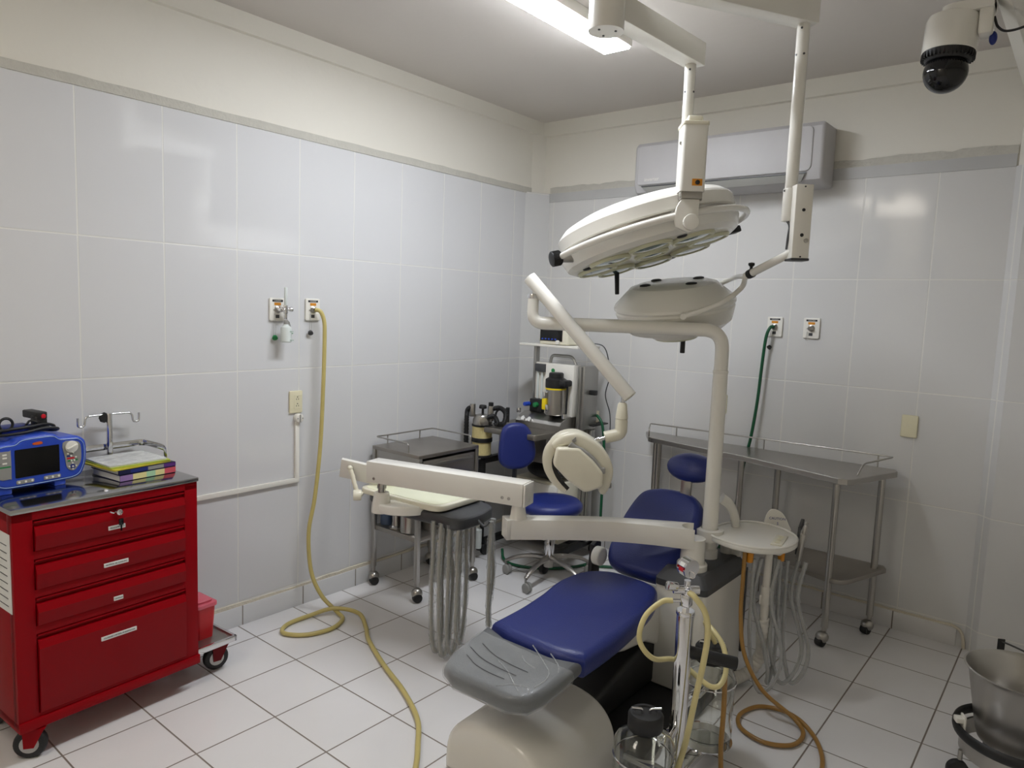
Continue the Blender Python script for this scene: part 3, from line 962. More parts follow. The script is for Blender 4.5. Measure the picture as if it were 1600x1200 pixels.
def book(z0, z1, x0, x1, y0, y1, rot, cover, spine_cols, label, name='book', cat='book'):
    Mx = BK @ T((x0+x1)/2, (y0+y1)/2, 0) @ Matrix.Rotation(rot, 4, 'Z')
    hx, hy = (x1-x0)/2, (y1-y0)/2
    t = thing(name, label, cat, Mx @ V((0, 0, z0)), 0, 'books stacked on the red cart')
    bm = B()
    boxr(bm, (-hx, -hy, z0), (hx, hy, z0+0.002), 0.0005, 1, Mx); boxr(bm, (-hx, -hy, z1-0.002), (hx, hy, z1), 0.0005, 1, Mx)
    boxr(bm, (hx-0.003, -hy, z0), (hx, hy, z1), 0.0005, 1, Mx)
    part('cover', bm, cover, t)
    bm = B(); boxr(bm, (-hx+0.003, -hy+0.003, z0+0.002), (hx-0.003, hy-0.003, z1-0.002), 0, 1, Mx); part('pages', bm, 'paper', t)
    for a, b, m in spine_cols:
        bm = B(); boxr(bm, (hx-0.001, -hy+2*hy*a, z0+0.002), (hx+0.0008, -hy+2*hy*b, z1-0.002), 0, 1, Mx); part('spine_band', bm, m, t)


book(0.8855, 0.911, -0.125, 0.075, 0.075, 0.300, 0.06, 'navybook', [(0, 0.22, 'lilac'), (0.22, 0.46, 'sand'), (0.46, 0.62, 'mint'), (0.62, 0.79, 'sand'), (0.79, 1, 'pink')], 'thick book with lilac, cream and pink spine bands, lowest on the red cart')
book(0.9115, 0.929, -0.130, 0.073, 0.072, 0.302, 0.05, 'navybook', [(0, 0.2, 'navybook'), (0.2, 0.5, 'dblue2'), (0.5, 0.78, 'grey'), (0.78, 1, 'purple')], 'thin dark book with purple spine end, second from bottom on the cart')


def sheet(name, z, th, x0, x1, y0, y1, rot, m, label, cat, n=1):
    Mx = BK @ T((x0+x1)/2, (y0+y1)/2, z) @ Matrix.Rotation(rot, 4, 'Z')
    bm = B()
    prism(bm, rpoly(-(x1-x0)/2, (x1-x0)/2, -(y1-y0)/2, (y1-y0)/2, 0.006), 0, th, Mx)
    return bm, Mx


bm, _ = sheet('folder', 0.9295, 0.006, -0.14, 0.068, 0.05, 0.285, 0.10, 'yellow', '', '')
single('folder', bm, 'yellow', 'yellow paper folder lying on the dark books on the cart', 'folder')
bm, _ = sheet('folder', 0.9360, 0.004, -0.14, 0.062, 0.055, 0.288, 0.02, 'lime', '', '')
single('folder', bm, 'lime', 'lime green paper folder just under the plastic sleeve on the cart', 'folder')
bm, Mx = sheet('sheet', 0.9405, 0.005, -0.15, 0.052, 0.06, 0.28, 0.0, 'paper', '', '')
ps = thing('paper_sleeve', 'printed white sheets in a clear sleeve on top of the stack', 'papers', Mx @ V((0, 0, 0)))
part('paper_sheet', bm, 'paper', ps)
bm = B()
for k in range(9):
    for j in range(3):
        if random.random() < 0.8:
            box(bm, (-0.08+k*0.018, -0.06+j*0.055+random.uniform(-0.01, 0.01), 0.0053), (0.003, random.uniform(0.025, 0.05), 0.0006), 0, 1, Mx)
part('printed_line', bm, 'grey', ps)
bm = B(); prism(bm, rpoly(-0.106, 0.106, -0.115, 0.115, 0.02), 0.006, 0.0068, Mx); part('clear_sleeve', bm, 'film', ps)

# ================================================================== STEEL TROLLEY (left back)
tr = thing('instrument_trolley', 'stainless steel trolley with drawer and rail against the left wall', 'trolley', (0.22, -1.265, 0))
TX0, TX1, TY0, TY1 = 0.035, 0.415, -1.505, -1.035
bm = B(); boxr(bm, (TX0, TY0, 0.780), (TX1, TY1, 0.80), 0.002); part('top', bm, 'steel_dull', tr)
bm = B()
boxr(bm, (TX0+0.005, TY0+0.008, 0.63), (TX1-0.012, TY0+0.012, 0.78)); boxr(bm, (TX0+0.005, TY1-0.012, 0.63), (TX1-0.012, TY1-0.008, 0.78)); boxr(bm, (TX0+0.005, TY0+0.01, 0.63), (TX0+0.009, TY1-0.01, 0.78))
part('side_panel', bm, 'steel', tr)
bm = B(); boxr(bm, (TX0+0.03, TY0+0.035, 0.655), (TX1-0.004, TY1-0.03, 0.765), 0.003); dr = part('drawer', bm, 'steel_dull', tr)
bm = B(); boxr(bm, (TX1-0.005, TY0+0.06, 0.735), (TX1+0.012, TY1-0.06, 0.75), 0.003); part('handle', bm, 'steel', dr)
bm = B(); boxr(bm, (TX0+0.01, TY0+0.008, 0.318), (TX1-0.01, TY1-0.008, 0.345), 0.003); part('shelf', bm, 'steel_dull', tr)
for x, y in ((TX0+0.012, TY0+0.012), (TX1-0.012, TY0+0.012), (TX0+0.012, TY1-0.012), (TX1-0.012, TY1-0.012)):
    bm = B(); boxr(bm, (x-0.0125, y-0.0125, 0.10), (x+0.0125, y+0.0125, 0.782), 0.003); part('leg', bm, 'steel', tr)
rl = rounded([(TX1-0.10, TY0+0.015, 0.80), (TX1-0.10, TY0+0.015, 0.85), (TX0+0.012, TY0+0.015, 0.85), (TX0+0.012, TY1-0.015, 0.85), (TX1-0.05, TY1-0.015, 0.85), (TX1-0.05, TY1-0.015, 0.80)], 0.02, 5)
bm = B(); tube(bm, rl, 0.0042, 10)
for p in ((TX0+0.012, TY0+0.10), (TX0+0.012, TY1-0.12)):
    cyl(bm, (p[0], p[1], 0.80), (p[0], p[1], 0.85), 0.0035, None, 10)
part('guard_rail', bm, 'steel', tr)


def ball_caster(parent, x, y, local=False, dx=0.02, dy=-0.01):
    bm = B()
    cyl(bm, (x, y, 0.075), (x, y, 0.112), 0.011, 0.013, 16)
    ell(bm, (x+dx*0.5, y+dy*0.5, 0.045), (0.031, 0.031, 0.030))
    c = part('caster', bm, 'steel', parent, local)
    bm = B(); cyl(bm, (x+dx-0.016, y+dy+0.004, 0.025), (x+dx+0.020, y+dy-0.010, 0.025), 0.025, None, 24, 0.006); part('wheel', bm, 'black', c, local)


for x, y in ((TX0+0.012, TY0+0.012), (TX1-0.012, TY0+0.012), (TX0+0.012, TY1-0.012), (TX1-0.012, TY1-0.012)):
    ball_caster(tr, x, y)

zs = 0.3455
bm = B(); lathe(bm, [(0, 0), (0.034, 0), (0.036, 0.004), (0.036, 0.13), (0.030, 0.142), (0.015, 0.150), (0.015, 0.168), (0, 0.168)], T(0.085, -1.435, zs), 32)
single('bottle', bm, 'bottleblue', 'slate blue bottle on the lower trolley shelf, nearest the wall', 'bottle')
bm = B(); lathe(bm, [(0, 0), (0.040, 0), (0.042, 0.006), (0.026, 0.016), (0.023, 0.030), (0.023, 0.16), (0.025, 0.165), (0.021, 0.165), (0.020, 0.03), (0, 0.03)], T(0.178, -1.445, zs), 32)
single('steel_vase', bm, 'steel', 'slim steel vase with flared foot on the lower trolley shelf', 'vase')
jr = thing('steel_jar', 'wide lidded steel jar on the lower trolley shelf near the front leg', 'jar', (0.285, -1.440, zs))
bm = B(); lathe(bm, [(0, 0), (0.050, 0), (0.054, 0.005), (0.054, 0.150), (0.051, 0.154), (0, 0.154)], T(0.285, -1.44, zs), 36); part('body', bm, 'steel', jr)
bm = B(); lathe(bm, [(0.0555, 0.150), (0.0555, 0.158), (0.045, 0.168), (0.01, 0.172), (0, 0.172)], T(0.285, -1.44, zs), 36); lathe(bm, [(0.008, 0.170), (0.01, 0.182), (0, 0.184)], T(0.285, -1.44, zs), 16); part('lid', bm, 'steel_dull', jr)
bm = B(); boxr(bm, (0.10, -1.36, zs), (0.36, -1.12, zs+0.055), 0.004); boxr(bm, (0.095, -1.365, zs+0.055), (0.365, -1.115, zs+0.066), 0.003)
single('instrument_box', bm, 'steel_dull', 'flat steel instrument box on the lower trolley shelf behind the jar', 'box')

# ================================================================== STEEL SIDE TABLE (right, bent)
tb = thing('steel_table', 'long bent stainless steel side table with guard rail by the back wall', 'table', (1.75, -0.25, 0))
tp = [(1.075, -0.235), (1.10, -0.25), (1.703, -0.345), (2.235, -0.515), (2.275, -0.505), (2.295, -0.475), (2.412, -0.115), (2.395, -0.06), (0.99, -0.055), (0.975, -0.08)]
bm = B(); prism(bm, tp, 0.82, 0.85, None, 0.004, 2); part('tabletop', bm, 'steel', tb, angle=22)
bm = B(); prism(bm, [(1.30, -0.26), (1.703, -0.325), (2.232, -0.49), (2.28, -0.475), (2.305, -0.44), (2.405, -0.13), (2.385, -0.085), (1.30, -0.085)], 0.325, 0.348, None, 0.003, 2); part('shelf', bm, 'steel_dull', tb)
for x, y in ((1.145, -0.225), (1.06, -0.10), (1.69, -0.318), (1.82, -0.11), (2.222, -0.473), (2.355, -0.16)):
    bm = B(); cyl(bm, (x, y, 0.095), (x, y, 0.822), 0.0165, None, 20); part('leg', bm, 'steel', tb)
    ball_caster(tb, x, y, False, -0.012, -0.012)
bm = B()
tube(bm, rounded([(1.07, -0.22, 0.85), (1.07, -0.22, 0.90), (1.0, -0.075, 0.905), (2.385, -0.075, 0.915), (2.30, -0.33, 0.905), (2.285, -0.37, 0.85)], 0.03, 6), 0.0045, 10)
for x in (1.18, 1.72, 2.31):
    cyl(bm, (x, -0.075, 0.85), (x, -0.075, 0.911), 0.0038, None, 10)
part('guard_rail', bm, 'steel', tb)

# ================================================================== KICK BUCKET
kb = thing('kick_bucket', 'stainless kick bucket on a black wheeled ring at the right edge', 'bucket', (3.04, -1.14, 0))
KX = T(3.04, -1.14, 0)
bm = B()
lathe(bm, [(0, 0.155), (0.10, 0.155), (0.118, 0.165), (0.128, 0.20), (0.163, 0.40), (0.174, 0.412), (0.178, 0.418), (0.172, 0.420), (0.160, 0.408), (0.125, 0.205), (0.113, 0.170), (0, 0.162)], KX, 56)
bk = part('bucket', bm, 'steel', kb)
for a in (2.05, 2.05+PI):
    bm = B(); box(bm, (0.181, 0, 0.43), (0.006, 0.024, 0.055), 0.002, 2, KX @ Matrix.Rotation(a, 4, 'Z')); part('ear', bm, 'black', bk)
bm = B()
ha = [KX @ Matrix.Rotation(2.05, 4, 'Z') @ V((0.181*math.cos(t), -0.165*math.sin(t), 0.448-0.05*math.sin(t))) for t in (PI*k/24 for k in range(25))]
tube(bm, ha, 0.0035, 8); part('handle', bm, 'dark', bk)
bm = B()
ring = [KX @ V((0.185*math.cos(t), 0.185*math.sin(t), 0.185)) for t in (2*PI*k/48 for k in range(48))]
tube(bm, ring, 0.016, 10, True, flat=(1.2, 0.55, (0, 0, 1))); part('bumper_ring', bm, 'black', kb)
bm = B()
lathe(bm, [(0.160, 0.105), (0.168, 0.105), (0.168, 0.165), (0.160, 0.165), (0.160, 0.105)], KX, 48); part('base_band', bm, 'steel', kb)
for k in range(4):
    a = 3.62+k*PI/2
    Mk = KX @ Matrix.Rotation(a, 4, 'Z')
    bm = B(); box(bm, (0.172, 0, 0.205), (0.008, 0.036, 0.07), 0.003, 2, Mk); box(bm, (0.185, 0, 0.222), (0.03, 0.032, 0.018), 0.004, 2, Mk); lug = part('lug', bm, 'white' if k == 0 else 'steel', kb)
    bm = B(); cyl(bm, Mk @ V((0.17, 0, 0.075)), Mk @ V((0.17, 0, 0.11)), 0.008, None, 12); cs = part('caster', bm, 'steel', kb)
    bm = B(); cyl(bm, Mk @ V((0.175, -0.013, 0.036)), Mk @ V((0.175, 0.013, 0.036)), 0.036, None, 26, 0.006); part('wheel', bm, 'black', cs)

# ================================================================== SURGICAL LIGHT
sl = thing('surgical_light', 'white twin-headed surgical light hanging from a ceiling column', 'surgical light', (1.79, -2.03, 2.5))
bm = B(); cyl(bm, (1.79, -2.03, 2.50), (1.79, -2.03, 2.87), 0.058, None, 40, 0.002); cyl(bm, (1.79, -2.03, 2.835), (1.79, -2.03, 2.87), 0.11, None, 40, 0.004)
col = part('ceiling_column', bm, 'white', sl)
bm = B()
for a in (0.3, 2.4, 4.5):
    cyl(bm, (1.79+0.032*math.cos(a), -2.03+0.032*math.sin(a), 2.497), (1.79+0.032*math.cos(a), -2.03+0.032*math.sin(a), 2.501), 0.004, None, 10)
part('screw', bm, 'dark', col)


def beam_arm(p, q, z, hw, hh, name='arm'):
    p, q = V((*p, z)), V((*q, z))
    d = (q-p).normalized()
    bm = B(); box(bm, (0, 0, 0), ((q-p).length, hw, hh), 0.004, 2, frame((p+q)/2, d, V((0, 0, 1)).cross(d)))
    return part(name, bm, 'white', sl)


beam_arm((1.79, -2.03), (1.825, -1.435), 2.585, 0.075, 0.085)
beam_arm((1.79, -2.03), (2.205, -1.30), 2.70, 0.075, 0.085)
TB = V((1.822, -1.478, 0))
bm = B(); cyl(bm, TB+V((0, 0, 2.20)), TB+V((0, 0, 2.545)), 0.021, None, 28, 0.001)
t1 = part('drop_tube', bm, 'white', sl)
bm = B()
for z, a in ((2.52, -1.2), (2.44, -1.9), (2.44, -0.2)):
    cyl(bm, TB+V((0.019*math.cos(a), 0.019*math.sin(a), z)), TB+V((0.0225*math.cos(a), 0.0225*math.sin(a), z)), 0.004, None, 10)
part('screw', bm, 'dark', t1)
bm = B(); cyl(bm, (2.188, -1.335, 2.04), (2.188, -1.335, 2.66), 0.0225, None, 28, 0.001); cyl(bm, (2.188, -1.335, 1.955), (2.188, -1.335, 2.075), 0.0275, None, 28, 0.003)
t2 = part('drop_tube', bm, 'white', sl)
bm = B()
for z, a in ((2.64, -1.5), (2.55, -2.2), (2.55, -0.9), (2.066, -2.2), (2.066, -0.9), (2.02, 0.0)):
    r = 0.0225 if z > 2.1 else 0.0275
    cyl(bm, V((2.188, -1.335, z))+V(((r-0.002)*math.cos(a), (r-0.002)*math.sin(a), 0)), V((2.188, -1.335, z))+V(((r+0.002)*math.cos(a), (r+0.002)*math.sin(a), 0)), 0.004, None, 10)
part('screw', bm, 'dark', t2)
# spring box of the big head
Rh = V((0.80, 0.60, 0)); Fh = V((-0.60, 0.80, 0))
BX = frame((1.868, -1.515, 0), Rh, Fh)
bm = B()
prism(bm, rpoly(-0.046, 0.046, -0.055, 0.055, 0.012), 2.055, 2.30, BX, 0.003)
sb = part('spring_box', bm, 'white', sl)
bm = B()
prism(bm, rpoly(-0.049, 0.049, -0.058, 0.058, 0.012), 2.296, 2.310, BX, 0.003)
prism(bm, rpoly(-0.028, 0.028, -0.035, 0.035, 0.008), 2.308, 2.335, BX, 0.012, 2)
part('cap', bm, 'cream', sb)
bm = B(); boxr(bm, (-0.004, -0.0565, 2.075), (0.034, -0.0545, 2.10), 0, 2, BX); pt = part('socket_plate', bm, 'orange', sb, label='brass coloured socket plate')
bm = B(); cyl(bm, BX @ V((0.016, -0.0545, 2.087)), BX @ V((0.016, -0.062, 2.087)), 0.0085, None, 20, 0.002); part('knob', bm, 'black', pt)
bm = B(); cyl(bm, BX @ V((-0.044, -0.02, 2.235)), BX @ V((-0.052, -0.02, 2.235)), 0.006, None, 14, 0.001); part('screw', bm, 'steel', sb)
# bracket below the box down to the yoke pivot
bm = B()
cyl(bm, BX @ V((-0.042, -0.02, 2.04)), BX @ V((0.042, -0.02, 2.04)), 0.014, None, 20)
boxr(bm, (-0.040, -0.045, 2.03), (0.040, 0.03, 2.057), 0.003, 2, BX)
part('hinge', bm, 'steel', sl)
bm = B()
prism(bm, [(-0.034, 2.03), (0.034, 2.03), (0.033, 1.94), (0.024, 1.915), (0.0, 1.905), (-0.05, 1.925), (-0.058, 1.955), (-0.050, 2.0)], -0.032, -0.005, BX @ Matrix(((1, 0, 0, 0), (0, 0, 1, 0), (0, 1, 0, 0), (0, 0, 0, 1))), 0.004)
br = part('pivot_bracket', bm, 'white', sl)
bm = B(); cyl(bm, BX @ V((0.004, -0.03, 1.943)), BX @ V((0.004, -0.054, 1.943)), 0.030, None, 32, 0.004); part('pivot_cap', bm, 'white', br)

# --- big head
HC = V((1.560, -1.270, 1.935))
ax = V((0.484, 0.845, 0.225)).normalized()
near = V((0.875, -0.484, 0)).normalized()
u = (V((0, 0, 1))-ax*ax.z).normalized()
u = (u-near*0.215).normalized()
u = (u-ax*u.dot(ax)).normalized()
HM = frame(HC, ax, u.cross(ax), u)      # x along yoke axis, z up out of the dome
bm = B()
lathe(bm, [(0, 0.128), (0.20, 0.122), (0.30, 0.108), (0.352, 0.088), (0.378, 0.065), (0.384, 0.055), (0.384, 0.008), (0.376, 0.002), (0.372, -0.004), (0.384, -0.008), (0.388, -0.03), (0.372, -0.072), (0.345, -0.088), (0.335, -0.088), (0, -0.080)], HM, 72)
bh = part('lamp_head', bm, 'white', sl, label='large round lamp head', angle=17)
bm = B(); lathe(bm, [(0.374, 0.003), (0.3785, 0.001), (0.3785, -0.005), (0.374, -0.006)], HM, 72); part('groove_band', bm, 'steel', bh)
for k in range(8):
    a = 2*PI*(k+0.30)/8
    Lm = HM @ T(0.243*math.cos(a), 0.243*math.sin(a), -0.085)
    bm = B(); lathe(bm, [(0.088, 0.006), (0.091, -0.006), (0.085, -0.016), (0.076, -0.016), (0.073, -0.010)], Lm, 36); part('lens_ring', bm, 'lensring', bh, label='yellowed lens ring')
    bm = B(); lathe(bm, [(0.075, -0.010), (0.045, -0.014), (0, -0.016)], Lm, 32); part('lens', bm, 'lens', bh, label='green tinted glass lens')
bm = B(); Lm = HM @ T(0, 0, -0.083)
lathe(bm, [(0.075, 0.006), (0.078, -0.006), (0.069, -0.014), (0.055, -0.014), (0.052, -0.008)], Lm, 36); part('lens_ring', bm, 'lensring', bh)
bm = B(); lathe(bm, [(0.054, -0.008), (0.03, -0.012), (0, -0.014)], Lm, 32); part('lens', bm, 'lens', bh)
for a in (0.72, 1.56, 2.36, 3.0, 4.6, 5.8):
    bm = B(); Lm = HM @ T(0.30*math.cos(a), 0.30*math.sin(a), -0.086); lathe(bm, [(0.021, 0.004), (0.021, -0.004), (0.016, -0.008), (0, -0.008)], Lm, 24); part('vent_plug', bm, 'black', bh)
bm = B(); p0 = HM @ V((-0.02, 0.30, -0.09)); cyl(bm, p0, p0+V((0.012, -0.008, -0.105)), 0.0115, 0.010, 16, 0.003); part('handle', bm, 'black', bh, label='short black stick handle')
# yoke: half ring on the near side
bm = B()
side = -1 if (HM.to_3x3() @ V((0, 1, 0))).dot(near) < 0 else 1
ring = [HM @ V((0.432*math.cos(t), side*0.40*math.sin(t), -0.028)) for t in (PI*k/40 for k in range(41))]
ring = [HM @ V((0.432, -side*0.03, -0.028))] + ring + [HM @ V((-0.432, -side*0.03, -0.028))]
tube(bm, ring, 0.0135, 14)
for s in (-1, 1):
    cyl(bm, HM @ V((s*0.375, 0, -0.028)), HM @ V((s*0.432, 0, -0.028)), 0.016, None, 18, 0.002)
yk = part('yoke', bm, 'white', sl)
bm = B(); Ky = HM @ T(-0.44, 0, -0.028); cyl(bm, Ky @ V((0.012, 0, 0)), Ky @ V((-0.030, 0, 0)), 0.030, None, 28, 0.003)
for k in range(28):
    a = 2*PI*k/28
    box(bm, (-0.010, 0.030*math.cos(a), 0.030*math.sin(a)), (0.034, 0.004, 0.004), 0, 1, Ky)
part('knob', bm, 'black', yk)
bm = B(); cyl(bm, Ky @ V((0.075, 0, -0.012)), Ky @ V((0.012, 0, -0.0)), 0.020, None, 24, 0.002); part('collar', bm, 'steel', yk)
bm = B(); box(bm, (0.455, 0.01, -0.05), (0.05, 0.05, 0.03), 0.006, 2, HM); part('stop_block', bm, 'black', yk)

# --- second, small head
bm = B()
P2 = frame((2.232, -1.348, 0), Rh, Fh)
boxr(bm, (-0.031, -0.034, 1.815), (0.031, 0.034, 2.082), 0.003, 2, P2)
b2 = part('spring_box', bm, 'white', sl)
bm = B(); boxr(bm, (-0.033, -0.036, 1.808), (0.033, 0.036, 1.817), 0.002, 2, P2); part('end_cap', bm, 'dark', b2)
for x, z, r in ((0.0, 2.073, 0.003), (0.0, 1.99, 0.006), (0.0, 1.90, 0.0065), (0.0, 1.822, 0.003)):
    bm = B(); cyl(bm, P2 @ V((x, -0.033, z)), P2 @ V((x, -0.036, z)), r, None, 14); part('screw', bm, 'ink', b2)
bm = B(); cyl(bm, P2 @ V((0.016, -0.033, 1.88)), P2 @ V((0.016, -0.040, 1.88)), 0.008, None, 16, 0.001); part('bolt', bm, 'steel', b2)
bm = B()
tube(bm, spline([(2.19, -1.345, 1.958), (2.20, -1.355, 1.94), (2.20, -1.36, 1.90), (2.197, -1.362, 1.85)], 6), 0.003, 8); tube(bm, spline([(2.18, -1.335, 1.958), (2.196, -1.352, 1.935), (2.196, -1.36, 1.90), (2.194, -1.362, 1.85)], 6), 0.002, 8)
part('wire', bm, 'dark', sl)
J2 = V((1.990, -1.212, 1.760))
bm = B(); cyl(bm, (2.222, -1.36, 1.842), J2, 0.0155, None, 20, 0.002); part('tilt_arm', bm, 'white', sl)
bm = B()
d2 = (J2-V((2.222, -1.36, 1.842))).normalized()
q = J2-d2*0.035
cyl(bm, q+V((0, 0, 0.0)), q+V((0, 0, 0.03)), 0.006, None, 12); lathe(bm, [(0, 0.045), (0.012, 0.042), (0.013, 0.034), (0.008, 0.028), (0, 0.028)], T(q), 16); cyl(bm, q-d2*0.012, q+d2*0.012, 0.0185, None, 20)
part('clamp_knob', bm, 'black', sl)
HC2 = V((1.600, -1.050, 1.644))
S2 = 1.135
tocam = V((3.118, -4.084, 0))-V((HC2.x, HC2.y, 0)); tocam.normalize()
rgt = V((0, 0, 1)).cross(tocam); rgt = V((-tocam.y, tocam.x, 0))
u2 = (V((0, 0, 1)) + tocam*0.17 - rgt*0.115).normalized()
a2 = (rgt - u2*rgt.dot(u2)).normalized()
HM2 = frame(HC2, a2, u2.cross(a2), u2) @ Matrix.Diagonal((S2, S2, S2, 1))
bm = B()
lathe(bm, [(0, 0.090), (0.145, 0.086), (0.172, 0.078), (0.236, 0.018), (0.242, 0.006), (0.242, -0.004), (0.236, -0.012), (0.238, -0.02), (0.222, -0.075), (0.185, -0.105), (0.10, -0.118), (0.095, -0.135), (0, -0.14)], HM2, 64)
sh = part('lamp_head', bm, 'white', sl, label='small round lamp head', angle=22)
for a in (0.55, 2.2, 3.55, 5.35):
    bm = B(); Lm = HM2 @ T(0.118*math.cos(a), 0.118*math.sin(a), 0.087); lathe(bm, [(0.022, -0.004), (0.022, 0.003), (0.015, 0.006), (0, 0.006)], Lm, 24); part('vent_plug', bm, 'black', sh)
bm = B(); lathe(bm, [(0.094, -0.134), (0.085, -0.142), (0, -0.146)], HM2, 32); part('lens', bm, 'lensring', sh)
bm = B(); p0 = HM2 @ V((0.03, -0.05, -0.12)); cyl(bm, p0, p0+V((0.0, 0, -0.085)), 0.011, None, 16, 0.003); part('handle', bm, 'black', sh, label='short black stick handle')
bm = B()
nside = -1 if (HM2.to_3x3() @ V((0, 1, 0))).dot(tocam) < 0 else 1
fk = lambda s: [HM2 @ V((0.035, s*0.247, -0.012)), HM2 @ V((0.10, s*0.252, 0.005)), HM2 @ V((0.18, s*0.235, 0.03)), HM2 @ V((0.25, s*0.16, 0.065)), J2-HC2 and J2]
for s in (-1, 1):
    tube(bm, spline(fk(s), 8), 0.011, 12)
    cyl(bm, HM2 @ V((0.035, s*0.232, -0.012)), HM2 @ V((0.035, s*0.258, -0.012)), 0.014, None, 16, 0.002)
part('yoke', bm, 'white', sl)

# ================================================================== DENTAL CHAIR
dc = thing('dental_chair', 'navy blue dental chair with grey film-covered leg rest', 'dental chair', (1.71, -1.80, 0))


def shear(bm, y0, k, z0=0.0):
    for v in bm.verts:
        v.co.z += z0+k*(v.co.y-y0)


CX = 1.705
# white front cover of the base
bm = B()
arch = [(-0.225, 0.0)] + [(-0.225*math.cos(t)*(abs(math.cos(t))**-0.25 if abs(math.cos(t)) > 0.02 else 1), 0.05+0.195*math.sin(t)**0.8) for t in (PI*k/28 for k in range(29))] + [(0.225, 0.0)]
prism(bm, arch, 1.98, 2.40, T(CX+0.025, 0, 0) @ Matrix(((1, 0, 0, 0), (0, 0, -1, 0), (0, 1, 0, 0), (0, 0, 0, 1))), 0.03, 4)
for v in bm.verts:
    if v.co.z > 0.04:
        v.co.z *= 1.0-0.22*max(0.0, min(1.0, (-v.co.y-2.2)/0.4))
part('base_cover', bm, 'white', dc)
bm = B(); boxr(bm, (1.50, -1.98, 0.0), (2.03, -1.08, 0.045), 0.01); part('base_plate', bm, 'black', dc)
bm = B()
prism(bm, [(-2.0, 0.045), (-1.25, 0.045), (-1.2, 0.20), (-1.28, 0.25), (-1.45, 0.26), (-1.62, 0.22), (-2.0, 0.13)], CX-0.12, CX+0.10, Matrix(((0, 0, 1, 0), (1, 0, 0, 0), (0, 1, 0, 0), (0, 0, 0, 1))), 0.02)
part('lift_column', bm, 'black', dc)
bm = B()
prism(bm, [(-2.12, 0.38), (-1.95, 0.34), (-1.72, 0.28), (-1.55, 0.26), (-1.42, 0.20), (-1.36, 0.10), (-1.28, 0.10), (-1.26, 0.30), (-1.30, 0.40), (-1.95, 0.40)], CX-0.17, CX+0.115, Matrix(((0, 0, 1, 0), (1, 0, 0, 0), (0, 1, 0, 0), (0, 0, 0, 1))), 0.02)
part('seat_frame', bm, 'white', dc)
bm = B()
outl = spline([(CX-0.205, -2.155, 0), (CX-0.20, -2.0, 0), (CX-0.21, -1.85, 0), (CX-0.23, -1.70, 0), (CX-0.20, -1.56, 0), (CX-0.11, -1.485, 0), (CX, -1.475, 0), (CX+0.08, -1.485, 0), (CX+0.135, -1.52, 0), (CX+0.18, -1.65, 0), (CX+0.205, -1.85, 0), (CX+0.21, -2.0, 0), (CX+0.205, -2.155, 0)], 5)
outl = [(p.x, p.y) for p in outl] + [(CX+0.10, -2.185), (CX-0.10, -2.185)]
prism(bm, outl[::-1] if False else outl, 0.365, 0.455, None, 0.034, 4)
shear(bm, -2.17, 0.055)
part('seat', bm, 'blue', dc, angle=50)
bm = B()
prism(bm, [(CX-0.204, -2.175), (CX-0.190, -2.38), (CX-0.163, -2.445), (CX-0.10, -2.47), (CX+0.12, -2.46), (CX+0.18, -2.43), (CX+0.20, -2.37), (CX+0.205, -2.175), (CX+0.10, -2.205), (CX-0.10, -2.205)][::-1], 0.390, 0.452, None, 0.026, 4)
shear(bm, -2.17, 0.14)
part('leg_rest', bm, 'greyvinyl', dc, label='grey leg rest pad', angle=50)
bm = B()
prism(bm, [(CX-0.206, -2.21), (CX-0.193, -2.38), (CX-0.166, -2.449), (CX-0.10, -2.474), (CX+0.12, -2.465), (CX+0.184, -2.434), (CX+0.204, -2.37), (CX+0.210, -2.225)][::-1], 0.387, 0.4540, None, 0.027, 4)
shear(bm, -2.17, 0.14)
pf = part('plastic_film', bm, 'film', dc, label='crinkled clear plastic film over the leg rest', angle=50)
bm = B()
for a, b, c, d in ((-0.13, -2.29, 0.10, -2.33), (-0.15, -2.33, 0.08, -2.365), (-0.13, -2.37, 0.06, -2.40)):
    zf = lambda y: 0.4555+0.14*(y+2.17)
    tube(bm, spline([(CX+a, b, zf(b)), (CX+(2*a+c)/3, (2*b+d)/3-0.015, zf((2*b+d)/3-0.015)), (CX+(a+2*c)/3, (b+2*d)/3-0.012, zf((b+2*d)/3-0.012)), (CX+c, d, zf(d))], 6), 0.0011, 6)
part('crease', bm, 'dark', pf)
bm = B()
for pts in ([(0.02, -2.20), (0.10, -2.25), (0.155, -2.29), (0.17, -2.33), (0.165, -2.38)], [(0.10, -2.205), (0.165, -2.25), (0.188, -2.30)], [(-0.02, -2.335), (0.04, -2.36), (0.10, -2.40), (0.14, -2.425)], [(0.06, -2.44), (0.10, -2.405), (0.15, -2.39), (0.165, -2.41)], [(0.03, -2.27), (0.06, -2.29), (0.11, -2.30)]):
    tube(bm, spline([(CX+x, y, 0.4545+0.14*(y+2.17)-(0.012 if x > 0.18 else 0.0)) for x, y in pts], 7), 0.0022, 6)
part('film_fold', bm, 'sleeve', pf)
